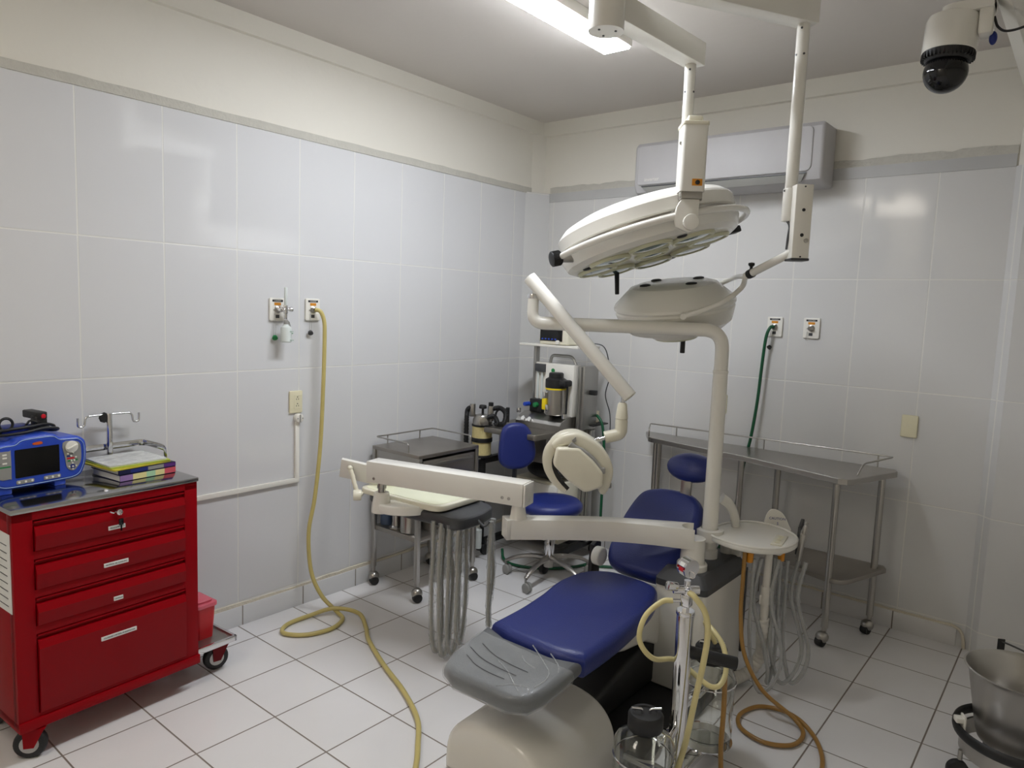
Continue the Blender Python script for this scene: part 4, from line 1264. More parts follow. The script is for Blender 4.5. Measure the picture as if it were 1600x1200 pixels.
# back rest: local frame along the recline
b0 = V((CX-0.012, -1.415, 0.525)); b1 = V((CX+0.01, -1.125, 0.80))
bd = (b1-b0).normalized()
BM = frame(b0, (1, 0, 0), bd)
L = (b1-b0).length
bm = B()
bo = smoothpoly([(-0.13, -0.035), (0.0, -0.045), (0.12, -0.035), (0.152, 0.03), (0.160, 0.14), (0.166, 0.26), (0.150, 0.35), (0.09, L), (0.0, L+0.012), (-0.09, L), (-0.155, 0.36), (-0.182, 0.26), (-0.187, 0.14), (-0.178, 0.03)], 5)
prism(bm, bo, -0.085, 0.0, BM, 0.035, 4)
part('backrest', bm, 'blue', dc, angle=50)
bm = B(); prism(bm, [(p[0]*0.93, 0.02+p[1]*0.93) for p in bo], -0.105, -0.08, BM, 0.01, 2); part('backrest_shell', bm, 'white', dc)
bm = B()
HR = frame((CX+0.048, -1.085, 0.905), (1, 0, 0), bd)
ell(bm, (0, 0, 0), (0.118, 0.072, 0.055), HR); part('headrest', bm, 'blue', dc)
bm = B(); boxr(bm, (CX+0.02, -1.13, 0.76), (CX+0.07, -1.115, 0.90), 0.003); part('headrest_bar', bm, 'steel', dc)
# left hinge and lever
bm = B(); cyl(bm, (CX-0.225, -1.43, 0.515), (CX-0.185, -1.43, 0.515), 0.042, None, 32, 0.008, 0, 3); hg = part('hinge', bm, 'white', dc)
bm = B(); cyl(bm, (CX-0.227, -1.43, 0.515), (CX-0.224, -1.43, 0.515), 0.013, None, 20); part('hinge_bolt', bm, 'dark', hg)
bm = B(); prism(bm, [(-1.46, 0.30), (-1.39, 0.30), (-1.375, 0.56), (-1.41, 0.575), (-1.44, 0.56)], CX-0.250, CX-0.228, Matrix(((0, 0, 1, 0), (1, 0, 0, 0), (0, 1, 0, 0), (0, 0, 0, 1))), 0.004); part('hinge_bracket', bm, 'black', dc)
# right armrest loop
bm = B()
tube(bm, spline([(1.950, -1.00, 0.53), (1.950, -1.01, 0.64), (1.945, -1.03, 0.71), (1.932, -1.06, 0.765), (1.905, -1.09, 0.795)], 8), 0.022, 14, flat=(1.25, 0.8, (0, 1, 0)))
part('armrest', bm, 'white', dc)

# ================================================================== DENTAL UNIT
du = thing('dental_unit', 'white dental unit with lamp post, instrument arm and round side tray', 'dental unit', (1.90, -1.23, 0))
bm = B()
prism(bm, rpoly(1.792, 2.012, -1.452, -1.02, [0.02, 0.02, 0.012, 0.025]), 0.046, 0.50, None, 0.006)
cab = part('cabinet', bm, 'white', du)
bm = B()
boxr(bm, (2.008, -1.03, 0.10), (2.020, -1.012, 0.49), 0.004)
part('edge_trim', bm, 'dark', cab)
bm = B()
lo = rpoly(1.788, 2.018, -1.456, -1.012, 0.022); hi = rpoly(1.815, 1.985, -1.425, -1.04, 0.022)
n = len(lo)
va = [bm.verts.new((x, y, 0.478)) for x, y in lo]; vb = [bm.verts.new((x, y, 0.505)) for x, y in lo]; vc = [bm.verts.new((x, y, 0.55)) for x, y in hi]
for i in range(n):
    j = (i+1) % n
    bm.faces.new((va[i], va[j], vb[j], vb[i])); bm.faces.new((vb[i], vb[j], vc[j], vc[i]))
bm.faces.new(va[::-1]); f = bm.faces.new(vc)
bevel(bm, list(f.edges), 0.008, 2)
part('top_cap', bm, 'dark', du, label='dark grey sloping top cap', angle=30)
# lamp post and swan-neck pipe
PX, PY = 1.900, -1.182
bm = B()
lathe(bm, [(0.040, 0.549), (0.040, 0.585), (0.034, 0.592), (0.0, 0.592)], T(PX, PY, 0), 36)
cyl(bm, (PX, PY, 0.59), (PX, PY, 1.36), 0.0335, 0.0305, 32)
lp = part('lamp_post', bm, 'white', du)
bm = B(); lathe(bm, [(0.030, 1.352), (0.0325, 1.356), (0.0325, 1.364), (0.029, 1.368)], T(PX, PY, 0), 32)
pa, pb = V((PX, PY, 1.36)), V((PX, PY, 1.535))
pe = V((1.315, -1.60, 1.525)); pf_ = V((1.222, -1.622, 1.64))
pth = rounded([pa, pb, V((1.222, -1.625, 1.536)), V((1.222, -1.622, 1.645))], 0.115, 9)
n = len(pth)
tube(bm, pth, [0.0290-0.0045*min(1, max(0, (i-10)/max(1, n-12))) for i in range(n)], 24)
part('lamp_pipe', bm, 'white', du)
bm = B(); cyl(bm, (1.222, -1.622, 1.64), (1.222, -1.622, 1.66), 0.026, None, 24, 0.002); cyl(bm, (1.222, -1.622, 1.66), (1.222, -1.62, 1.70), 0.010, None, 16)
part('pipe_pivot', bm, 'chrome', du)
ta, tbb = V((1.205, -1.622, 1.722)), V((1.655, -1.503, 1.250))
bm = B(); cyl(bm, ta-(tbb-ta).normalized()*0.01, tbb, 0.0295, None, 36, 0.002); sw = part('spring_arm', bm, 'white', du, label='thick white slanting spring arm')
bm = B(); dd = (tbb-ta).normalized(); cyl(bm, tbb-dd*0.002, tbb+dd*0.0015, 0.0255, None, 32); part('end_cap', bm, 'cream', sw)
J = V((1.625, -1.512, 0))
bm = B()
cyl(bm, J+V((0, 0, 1.205)), J+V((0, 0, 1.27)), 0.009, None, 16)
part('joint_pin', bm, 'chrome', du)
bm = B()
lathe(bm, [(0.012, 1.225), (0.019, 1.218), (0.025, 1.17), (0.026, 1.158), (0.0235, 1.156), (0.025, 1.152), (0.0255, 1.10)], T(J), 28)
tube(bm, rounded([J+V((0, 0, 1.15)), J+V((0, 0, 1.092)), J+V((-0.052, -0.040, 1.074))], 0.02, 5), 0.0258, 24)
part('lamp_joint', bm, 'cream', du)
bm = B(); cyl(bm, J+V((-0.045, -0.036, 1.076)), J+V((-0.125, -0.10, 1.035)), 0.0085, None, 16); cyl(bm, J+V((-0.068, -0.054, 1.066)), J+V((-0.082, -0.065, 1.058)), 0.012, None, 18); part('joint_shaft', bm, 'chrome', du)
# lamp head, drawn in a frame facing the room (x right, y up, z out)
LR, LF = V((0.777, 0.630, 0)), V((0.630, -0.777, 0))
LC = V((1.512, -1.650, 0.985))
K = 0.000352
LM = frame(LC, LR, V((0, 0, 1)))
lp_ = lambda pts: [((x-450)*K, (600-y)*K) for x, y in pts]
bm = B()
hood = smoothpoly(lp_([(300, 415), (160, 470), (120, 400), (230, 300), (380, 265), (520, 300), (680, 400), (790, 530), (845, 680), (830, 830), (770, 970), (695, 950), (690, 760), (640, 620), (470, 470)]), 3)
prism(bm, hood, -0.075, 0.055, LM, 0.018, 3)
lh = part('lamp_head', bm, 'cream', du, angle=50, label='cream oval lamp head')
bm = B()
prism(bm, rounded([(x, y, 0) for x, y in lp_([(175, 425), (140, 625), (300, 790), (505, 935), (570, 925), (715, 870), (720, 700), (600, 560), (430, 420)])], 0.012, 4, True), -0.03, 0.085, LM, 0.024, 4)
part('reflector_cover', bm, 'cream', lh, angle=50)
bm = B()
hp = [LM @ V(((x-450)*K, (600-y)*K, 0.03)) for x, y in ((330, 345), (210, 380), (125, 460), (88, 570), (100, 690), (160, 810), (240, 900), (315, 955))]
tube(bm, spline(hp, 6), [0.021-0.012*(k/42) for k in range(43)], 14, flat=(0.8, 1.5, LF))
gh = part('grip_handle', bm, 'cream', lh)
bm = B()
hp2 = [LM @ V(((x-450)*K, (600-y)*K, 0.034)) for x, y in ((175, 480), (128, 560), (135, 680), (190, 800), (262, 885), (328, 945))]
tube(bm, spline(hp2, 6), [0.010-0.004*(k/30) for k in range(31)], 10, flat=(0.5, 2.2, LF)); part('grip_inlay', bm, 'blackgloss', gh)
bm = B()
hp3 = [LM @ V(((x-450)*K, (600-y)*K, 0.068)) for x, y in ((325, 385), (370, 420), (470, 465), (580, 545), (650, 630), (700, 680))]
tube(bm, spline(hp3, 6), 0.0095, 12, flat=(0.9, 1.3, LF))
box(bm, ((715-450)*K, (600-680)*K, 0.066), (0.02, 0.024, 0.022), 0.004, 2, LM)
part('side_rail', bm, 'grey', lh)
bm = B(); prism(bm, lp_([(345, 345), (390, 305), (402, 350), (372, 372)]), 0.045, 0.062, LM); part('rail_tab', bm, 'grey', lh)
bm = B(); box(bm, ((830-450)*K, (600-905)*K, -0.02), (0.02, 0.024, 0.03), 0.004, 2, LM); part('latch', bm, 'grey', lh)
# instrument arms
piv = V((1.910, -1.365, 0))
bm = B(); lathe(bm, [(0.062, 0.549), (0.062, 0.572), (0.058, 0.577), (0.050, 0.578), (0.048, 0.68), (0, 0.68)], T(piv), 40); part('arm_column', bm, 'white', du)
e1 = V((1.325, -1.80, 0))
bm = B()
ca = V((1.60, -1.535, 0))
mid = spline([(piv.x, piv.y, 0), (1.74, -1.455, 0), (1.55, -1.585, 0), (e1.x, e1.y, 0), (e1.x-0.035, e1.y-0.045, 0)], 8)
hw = 0.036
lft, rgt_ = [], []
for i, p in enumerate(mid):
    d = (mid[min(i+1, len(mid)-1)]-mid[max(i-1, 0)]).normalized(); nn = V((-d.y, d.x, 0))
    k = 0.050 if i < 4 else hw+0.012*math.exp(-(i-4)/4)
    lft.append((p.x+nn.x*k, p.y+nn.y*k)); rgt_.append((p.x-nn.x*k, p.y-nn.y*k))
d = (mid[1]-mid[0]).normalized()
capp = [(piv.x+0.05*math.cos(t), piv.y+0.05*math.sin(t)) for t in (math.atan2(-d.y, -d.x)+PI*(k/10-0.5) for k in range(1, 10))]
loop = lft + rgt_[::-1]
a0 = math.atan2(d.x, -d.y)
loop = lft + rgt_[::-1] + [(piv.x+0.05*math.cos(t), piv.y+0.05*math.sin(t)) for t in (a0-PI+PI*k/10-0.0 for k in range(1, 10))]
prism(bm, loop, 0.645, 0.728, None, 0.007, 3)
part('lower_arm', bm, 'white', du, label='curved white lower arm')
bm = B(); lathe(bm, [(0.040, 0.725), (0.034, 0.735), (0.028, 0.775), (0.027, 0.785), (0, 0.785)], T(e1), 32); part('arm_joint', bm, 'white', du)
bm = B(); cyl(bm, e1+V((0, 0, 0.785)), e1+V((0, 0, 0.81)), 0.024, None, 24)
for k in range(9):
    a = 2*PI*k/9
    box(bm, (0.0245*math.cos(a), 0.0245*math.sin(a), 0.795), (0.004, 0.004, 0.018), 0, 1, T(e1))
part('joint_collar', bm, 'steel', du)
e2 = V((0.655, -1.965, 0))
p, q = e1+V((0, 0, 0.838)), e2+V((0, 0, 0.836))
d = (q-p).normalized()
UM = frame(p, d, V((0, 0, 1)).cross(d))
LL = (q-p).length
bm = B(); boxr(bm, (-0.036, -0.046, -0.050), (LL+0.055, 0.046, 0.046), 0.003, 2, UM); ua = part('upper_arm', bm, 'white', du, label='straight white upper arm')
bm = B(); boxr(bm, (-0.048, -0.0455, -0.051), (-0.037, 0.0455, 0.045), 0.005, 2, UM); part('end_cap', bm, 'white', ua)
for x, z in ((0.025, -0.022), (0.055, -0.022), (LL+0.012, -0.03)):
    bm = B(); cyl(bm, UM @ V((x, 0.044, z)), UM @ V((x, 0.0475, z)), 0.007, None, 14, 0.001); part('screw', bm, 'steel', ua)
# tray head
bm = B()
lathe(bm, [(0.046, 0.645), (0.047, 0.65), (0.034, 0.735), (0.030, 0.737), (0, 0.737)], T(e2), 32)
TD = V((0.998, 0.055, 0)).normalized()       # along the tray
TN = V((-TD.y, TD.x, 0))
TM = frame(e2, TD, TN)
prism(bm, smoothpoly([(-0.03, -0.03), (0.06, -0.035), (0.12, -0.01), (0.17, 0.04), (0.18, 0.10), (0.05, 0.10), (-0.02, 0.03)], 3), 0.648, 0.690, TM, 0.008)
part('tray_bracket', bm, 'white', du)
bm = B(); cyl(bm, e2+V((0, 0, 0.737)), e2+V((0, 0, 0.785)), 0.018, None, 20)
for k in range(9):
    a = 2*PI*k/9
    box(bm, (0.0185*math.cos(a), 0.0185*math.sin(a), 0.762), (0.004, 0.004, 0.016), 0, 1, T(e2))
part('joint_collar', bm, 'steel', du)
TO = frame((0.425, -1.905, -0.055), TD, TN)
bm = B()
prism(bm, rpoly(-0.01, 0.52, -0.01, 0.33, 0.06, 6), 0.735, 0.762, TO, 0.006); trh = part('tray', bm, 'cream', du, label='cream instrument tray')
bm = B(); prism(bm, rpoly(0.01, 0.495, 0.008, 0.31, 0.05, 6), 0.757, 0.7645, TO, 0.002); part('silicone_mat', bm, 'matglow', trh)
bm = B()
prism(bm, rpoly(0.02, 0.50, 0.02, 0.32, 0.05, 6), 0.690, 0.737, TO, 0.012)
prism(bm, smoothpoly([(0.25, 0.012), (0.47, 0.0), (0.60, -0.005), (0.64, 0.06), (0.63, 0.20), (0.56, 0.30), (0.25, 0.32)], 4), 0.672, 0.728, TO, 0.015)
part('tray_housing', bm, 'dark', du, label='charcoal housing under the tray', angle=25)
va_, vd_ = V((0.142, 0.111, -0.034)).normalized(), V((-0.009, -0.0435, 0.0947))
VM = frame((0.43, -1.862, 0.768), va_, vd_)
bm = B(); boxr(bm, (-0.135, -0.052, -0.010), (0.14, 0.050, 0.010), 0.003, 2, VM)
part('film_viewer', bm, 'white', du)
bm = B(); tube(bm, spline([(0.385, -1.935, 0.795), (0.40, -1.93, 0.76), (0.415, -1.93, 0.725), (0.43, -1.925, 0.69), (0.455, -1.91, 0.675)], 6), [0.010, 0.0105, 0.011, 0.0115]*6+[0.012], 12); ell(bm, (0.385, -1.935, 0.797), (0.013, 0.013, 0.013)); part('viewer_stem', bm, 'cream', du)
bm = B(); cyl(bm, (0.425, -1.945, 0.672), (0.45, -1.915, 0.672), 0.026, None, 24, 0.004); part('tray_knob', bm, 'cream', du)
bm = B(); tube(bm, spline([(1.04, -1.75, 0.66), (1.085, -1.74, 0.625), (1.10, -1.72, 0.645)], 6), 0.006, 8); part('tray_hook', bm, 'dark', du)
# instrument hoses in crinkled clear sleeves
hoses = [((0.915, -1.885), (0.95, -1.845), 0.63, 0.03), ((0.965, -1.885), (0.99, -1.845), 0.630, 0.025), ((1.0, -1.87), (1.01, -1.81), 0.630, 0.035), ((1.035, -1.85), (1.02, -1.78), 0.63, 0.08), ((1.075, -1.665), (1.095, -1.70), 0.63, 0.14)]
for i, (a, b, zt, zb) in enumerate(hoses):
    a, b = V((*a, 0)), V((*b, 0)); m_ = (a+b)/2
    w_ = lambda s: V((random.uniform(-s, s), random.uniform(-s, s), 0))
    pts = [a+V((0, 0, zt+0.01)), a+V((0, 0, zt-0.12))+w_(0.004), a+V((0, 0, 0.38))+w_(0.01), a*0.97+b*0.03+V((0, 0, zb+0.09))+w_(0.006), m_+V((0, 0, zb)), b*0.97+a*0.03+V((0, 0, zb+0.10))+w_(0.006), b+V((0, 0, 0.40))+w_(0.012), b+V((0, 0, zt-0.12))+w_(0.005), b+V((0, 0, zt+0.01))]
    sp = spline(pts, 8)
    bm = B(); tube(bm, sp, 0.0075, 10); h = part('instrument_hose', bm, 'greyhose', du)
    bm = B(); tube(bm, sp, [0.0125+random.uniform(-0.0018, 0.0028) for _ in sp], 10); part('clear_sleeve', bm, 'sleeve', h)
# round assistant tray
AC_ = V((2.062, -1.085, 0))
bm = B()
prism(bm, smoothpoly([(AC_.x-0.155, AC_.y-0.12), (AC_.x-0.05, AC_.y-0.185), (AC_.x+0.06, AC_.y-0.18), (AC_.x+0.145, AC_.y-0.11), (AC_.x+0.172, AC_.y+0.0), (AC_.x+0.15, AC_.y+0.10), (AC_.x+0.07, AC_.y+0.18), (AC_.x-0.04, AC_.y+0.205), (AC_.x-0.13, AC_.y+0.15), (AC_.x-0.175, AC_.y+0.02)], 5), 0.640, 0.662, None, 0.005)
at = part('side_tray', bm, 'white', du, label='white round assistant tray')
bm = B()
rim = spline([(AC_.x-0.155, AC_.y-0.12, 0.664), (AC_.x-0.05, AC_.y-0.180, 0.664), (AC_.x+0.06, AC_.y-0.175, 0.664), (AC_.x+0.14, AC_.y-0.108, 0.664), (AC_.x+0.167, AC_.y, 0.664), (AC_.x+0.145, AC_.y+0.10, 0.664), (AC_.x+0.067, AC_.y+0.175, 0.664), (AC_.x-0.04, AC_.y+0.2, 0.664), (AC_.x-0.127, AC_.y+0.146, 0.664), (AC_.x-0.171, AC_.y+0.02, 0.664)], 6, True)
tube(bm, rim, 0.0055, 8, True); part('rim', bm, 'white', at)
bm = B(); lathe(bm, [(0.030, 0.63), (0.058, 0.63), (0.058, 0.675), (0.036, 0.678)], T(PX, PY, 0), 36); part('tray_clamp', bm, 'white', du)
bm = B(); box(bm, (0, 0, 0.664), (0.045, 0.15, 0.006), 0.002, 2, T(AC_+V((0.105, 0.0, 0))) @ Matrix.Rotation(0.15, 4, 'Z')); kpp = part('keypad', bm, 'cream', at)
bm = B()
for k in range(4):
    box(bm, (0.0, -0.045+0.03*k, 0.668), (0.02, 0.016, 0.003), 0.001, 1, T(AC_+V((0.105, 0.0, 0))) @ Matrix.Rotation(0.15, 4, 'Z'))
part('key', bm, 'ivory', kpp)
# cuspidor fan-shaped spittoon shield with blue print, behind the tray
SM_ = frame(AC_+V((0.01, 0.235, 0.655)), V((0.86, 0.45, 0)), V((0, 0, 1)))
bm = B(); prism(bm, smoothpoly([(-0.045, -0.02), (-0.048, 0.035), (-0.03, 0.072), (0.0, 0.075), (0.03, 0.055), (0.055, 0.01), (0.06, -0.02)], 4), -0.006, 0.006, SM_, 0.003); fs = part('backing_shield', bm, 'white', du)
bm = text_bm('CAUTION', 0.016, SM_ @ T(0.003, 0.035, 0.0064), 0.0003); text_bm('5', 0.018, SM_ @ T(0.006, 0.012, 0.0064), 0.0003, None, bm); part('lettering', bm, 'inkblue', fs)
# instrument holder and handpieces under / beside the tray
bm = B(); boxr(bm, (2.10, -1.16, 0.622), (2.20, -0.98, 0.642), 0.006); part('handpiece_holder', bm, 'white', du)
for x, y, lx, ly, mt in ((2.222, -1.00, 0.012, 0.02, 'grey'), (2.205, -0.955, 0.004, 0.015, 'dark'), (2.235, -1.03, 0.012, 0.0, 'steel')):
    bm = B(); cyl(bm, (x, y, 0.58), (x+lx, y+ly, 0.70), 0.009, 0.012, 18, 0.002); cyl(bm, (x+lx, y+ly, 0.70), (x+lx*1.6, y+ly*1.6, 0.735), 0.011, 0.007, 18, 0.002); part('handpiece', bm, mt, du)
bm = B(); cyl(bm, (1.935, -1.06, 0.55), (1.935, -1.06, 0.642), 0.030, None, 28); boxr(bm, (1.93, -1.075, 0.545), (2.0, -1.03, 0.64), 0.004); part('tray_stem', bm, 'white', du)
for x, y in ((2.095, -1.215), (2.185, -1.10)):
    bm = B(); cyl(bm, (x, y, 0.585), (x, y, 0.628), 0.013, 0.015, 20, 0.002); part('hose_nut', bm, 'orange', du, label='yellow hose nut')
bm = B(); cyl(bm, (2.150, -1.150, 0.47), (2.150, -1.150, 0.62), 0.016, None, 20); cyl(bm, (2.150, -1.150, 0.40), (2.150, -1.150, 0.48), 0.022, 0.021, 20, 0.004); cyl(bm, (2.150, -1.150, 0.33), (2.150, -1.150, 0.41), 0.016, 0.019, 20); boxr(bm, (2.13, -1.17, 0.40), (2.14, -1.13, 0.44), 0.002)
part('suction_handpiece', bm, 'pipewhite', du)
loops = [((2.11, -1.205), (2.19, -1.14), 0.60, 0.04), ((2.17, -1.13), (2.235, -1.02), 0.60, 0.06), ((2.185, -1.10), (2.13, -1.175), 0.60, 0.07), ((2.20, -1.06), (2.265, -1.03), 0.58, 0.06)]
for i, (a, b, zt, zb) in enumerate(loops):
    a, b = V((*a, 0)), V((*b, 0)); c = (a+b)/2
    out = V((0.62, -0.5, 0))*0.03
    pts = [a+V((0, 0, zt)), a+V((0, 0, 0.45)), a+out*0.4+V((0, 0, 0.25)), a*0.8+b*0.2+out+V((0, 0, zb+0.05)), c+out*1.6+V((0, 0, zb)), b*0.8+a*0.2+out*1.4+V((0.02, 0.015, zb+0.06)), b+out*0.8+V((0.02, 0.02, 0.22)), b+V((-0.015, -0.015, 0.42)), b+V((0, 0, zt))]
    bm = B(); tube(bm, spline(pts, 8), 0.0058, 10); h = part('assistant_hose', bm, 'clearhose', du)
    bm = B(); sp = spline(pts, 8); tube(bm, sp, [0.0090+random.uniform(-0.0006, 0.0012) for _ in sp], 10); part('clear_sleeve', bm, 'sleeve', h)
bm = B()
tube(bm, spline([(2.08, -1.235, 0.63), (2.082, -1.24, 0.50), (2.09, -1.255, 0.36), (2.13, -1.29, 0.22), (2.22, -1.31, 0.11), (2.34, -1.29, 0.035), (2.395, -1.34, 0.014), (2.385, -1.44, 0.012), (2.30, -1.495, 0.012), (2.20, -1.465, 0.012), (2.16, -1.38, 0.012), (2.19, -1.27, 0.012), (2.27, -1.235, 0.016), (2.36, -1.28, 0.030), (2.44, -1.34, 0.014), (2.50, -1.46, 0.012), (2.52, -1.60, 0.012), (2.50, -1.8, 0.012)], 8), 0.0085, 12)
part('drain_hose', bm, 'brownhose', du, label='brown amber drain hose looping on the floor')
bm = B()
pp_ = spline([(2.145, -1.15, 0.34), (2.14, -1.12, 0.24), (2.12, -1.06, 0.14), (2.085, -1.08, 0.055), (2.05, -1.17, 0.04), (2.03, -1.24, 0.04)], 12)
tube(bm, pp_, [0.026+0.0022*math.sin(i*2.1) for i in range(len(pp_))], 16); part('waste_pipe', bm, 'pipewhite', du)

# ================================================================== STOOL
st = thing('stool', 'blue upholstered stool with backrest and chrome star base', 'stool', (0.725, -0.725, 0))
sx, sy = 0.725, -0.725
bm = B()
for k in range(5):
    a = math.radians(205+72*k)
    dx, dy = math.cos(a), math.sin(a)
    tube(bm, spline([(sx, sy, 0.13), (sx+dx*0.10, sy+dy*0.10, 0.128), (sx+dx*0.2, sy+dy*0.2, 0.108), (sx+dx*0.262, sy+dy*0.262, 0.078)], 5), [0.022-0.009*(i/15) for i in range(16)], 10, flat=(0.75, 1.0, (0, 0, 1)))
cyl(bm, (sx, sy, 0.075), (sx, sy, 0.15), 0.03, None, 20)
sb_ = part('star_base', bm, 'steel_dull', st)
for k in range(5):
    a = math.radians(205+72*k)
    x, y = sx+0.262*math.cos(a), sy+0.262*math.sin(a)
    bm = B(); cyl(bm, (x, y, 0.05), (x, y, 0.085), 0.007, None, 10)
    for s in (-1, 1):
        cyl(bm, (x+0.012-0.012*s*0.3, y+s*0.005, 0.029), (x+0.012, y+s*0.022, 0.029), 0.029, None, 22, 0.005)
    part('caster', bm, 'grey', st)
bm = B(); cyl(bm, (sx, sy, 0.13), (sx, sy, 0.40), 0.024, None, 24); cyl(bm, (sx, sy, 0.13), (sx, sy, 0.26), 0.030, None, 24, 0.002); part('gas_lift', bm, 'chrome', st)
bm = B(); boxr(bm, (sx-0.26, sy-0.05, 0.392), (sx+0.08, sy+0.03, 0.412), 0.004); boxr(bm, (sx-0.09, sy-0.09, 0.385), (sx+0.09, sy+0.09, 0.415), 0.005); part('seat_plate', bm, 'black', st)
bm = B()
lathe(bm, [(0, 0.412), (0.15, 0.412), (0.178, 0.420), (0.188, 0.440), (0.185, 0.462), (0.165, 0.480), (0.10, 0.486), (0, 0.484)], T(sx, sy, 0), 44); part('seat', bm, 'blue', st, angle=60)
bm = B(); tube(bm, rounded([(sx-0.24, sy-0.01, 0.40), (sx-0.285, sy-0.01, 0.42), (sx-0.27, sy-0.015, 0.70)], 0.04, 5), 0.022, 10, flat=(0.35, 1.0, (1, 0, 0))); part('back_bar', bm, 'dark', st)
SBM = frame((sx-0.235, sy-0.055, 0.775), V((0.62, 0.78, 0)), V((0.0, 0.0, 1)))
bm = B(); prism(bm, smoothpoly([(-0.105, -0.09), (-0.06, -0.135), (0.0, -0.142), (0.06, -0.13), (0.112, -0.08), (0.115, 0.0), (0.085, 0.085), (0.04, 0.132), (-0.03, 0.138), (-0.085, 0.11), (-0.105, 0.02)], 5), -0.03, 0.03, SBM, 0.026, 4); part('backrest', bm, 'blue', st, angle=60)
bm = B(); prism(bm, smoothpoly([(-0.10, -0.085), (-0.06, -0.125), (0.0, -0.132), (0.06, -0.12), (0.105, -0.08), (0.108, 0.0), (0.08, 0.08), (0.04, 0.125), (-0.03, 0.13), (-0.08, 0.10), (-0.10, 0.02)], 5), -0.045, -0.024, SBM, 0.008, 2); part('back_shell', bm, 'dark', st)

# ================================================================== ANAESTHESIA MACHINE
an = thing('anaesthesia_machine', 'white anaesthesia machine with steel desk and black vaporiser in the corner', 'anaesthesia machine', (0.42, -0.45, 0))
bm = B()
boxr(bm, (0.16, -0.70, 0.07), (0.20, -0.12, 0.11), 0.004); boxr(bm, (0.64, -0.70, 0.07), (0.68, -0.12, 0.11), 0.004); boxr(bm, (0.16, -0.30, 0.07), (0.68, -0.12, 0.11), 0.004)
part('base_frame', bm, 'black', an)
for x, y in ((0.18, -0.68), (0.66, -0.68), (0.18, -0.14), (0.66, -0.14)):
    bm = B(); cyl(bm, (x-0.014, y, 0.037), (x+0.014, y, 0.037), 0.037, None, 24, 0.005); cyl(bm, (x, y, 0.05), (x, y, 0.08), 0.012, None, 12); part('caster', bm, 'black', an)
bm = B(); boxr(bm, (0.24, -0.46, 0.11), (0.60, -0.14, 0.50), 0.006); body = part('lower_cabinet', bm, 'cream', an)
bm = B(); boxr(bm, (0.262, -0.474, 0.30), (0.585, -0.458, 0.485), 0.005); part('drawer', bm, 'white', an)
bm = B(); boxr(bm, (0.262, -0.474, 0.125), (0.585, -0.458, 0.285), 0.005); part('drawer', bm, 'white', an)
for x in (0.625, 0.655, 0.685):
    bm = B(); boxr(bm, (x-0.0125, -0.28, 0.11), (x+0.0125, -0.24, 0.84), 0.003); boxr(bm, (x-0.004, -0.283, 0.12), (x+0.004, -0.279, 0.83)); part('rear_post', bm, 'aluminium', an)
bm = B(); boxr(bm, (0.56, -0.30, 0.868), (0.72, -0.12, 0.876), 0.002); part('side_ledge', bm, 'black', an)
bm = B(); prism(bm, rpoly(0.14, 0.612, -0.755, -0.13, 0.02), 0.815, 0.85, None, 0.004); part('desk', bm, 'steel_dull', an)
bm = B(); boxr(bm, (0.20, -0.60, 0.65), (0.58, -0.20, 0.815), 0.004); part('under_drawer', bm, 'steel_dull', an)
bm = B()
prism(bm, [(-0.545, 0.851), (-0.30, 0.851), (-0.30, 0.935), (-0.46, 0.935), (-0.53, 0.905), (-0.545, 0.885)], 0.285, 0.635, Matrix(((0, 0, 1, 0), (1, 0, 0, 0), (0, 1, 0, 0), (0, 0, 0, 1))), 0.005)
cs_ = part('console', bm, 'steel', an, label='sloping steel control console', angle=14)
for x in (0.345, 0.395):
    bm = B(); cy = V((x, -0.537, 0.897)); nn = V((0, -0.75, 0.5)).normalized(); cyl(bm, cy-nn*0.008, cy+nn*0.010, 0.017, None, 24, 0.002); gg = part('gauge', bm, 'chrome', cs_)
    bm = B(); cyl(bm, cy+nn*0.009, cy+nn*0.0115, 0.013, None, 20); part('dial_face', bm, 'paper', gg)
bm = text_bm('anestesia', 0.016, frame((0.565, -0.532, 0.906), (1, 0, 0), (0, 0.9, 0.42)), 0.0003); part('lettering', bm, 'dark', cs_)
bm = B(); boxr(bm, (0.59, -0.30, 0.876), (0.66, -0.14, 0.95), 0.003); part('side_box', bm, 'ivory', an)
bm = B(); cyl(bm, (0.225, -0.55, 0.86), (0.225, -0.55, 0.955), 0.012, None, 16); tube(bm, spline([(0.225, -0.55, 0.94), (0.19, -0.58, 0.945), (0.17, -0.60, 0.92), (0.165, -0.605, 0.86)], 6), 0.007, 10); ell(bm, (0.18, -0.59, 0.945), (0.016, 0.016, 0.014)); part('breathing_outlet', bm, 'black', an)
bm = B(); cyl(bm, (0.29, -0.52, 0.93), (0.29, -0.52, 0.96), 0.014, None, 20, 0.002); part('flush_button', bm, 'chrome', cs_)
# upper frame, panel, shelf
for x in (0.312, 0.662):
    bm = B(); boxr(bm, (x-0.011, -0.40, 0.85), (x+0.011, -0.36, 1.37 if x < 0.5 else 1.25), 0.003); boxr(bm, (x-0.003, -0.403, 0.86), (x+0.003, -0.399, 1.24)); part('frame_post', bm, 'aluminium', an)
bm = B(); boxr(bm, (0.64, -0.38, 0.85), (0.69, -0.22, 1.25), 0.003); boxr(bm, (0.655, -0.383, 0.86), (0.66, -0.379, 1.24), 0, 1, None); boxr(bm, (0.672, -0.383, 0.86), (0.677, -0.379, 1.24)); part('side_column', bm, 'aluminium', an)
bm = B(); boxr(bm, (0.425, -0.43, 0.93), (0.642, -0.35, 1.255), 0.004); part('back_panel', bm, 'white', an)
bm = B(); boxr(bm, (0.325, -0.40, 0.93), (0.425, -0.35, 1.255), 0.003); fp = part('flowmeter_panel', bm, 'white', an)
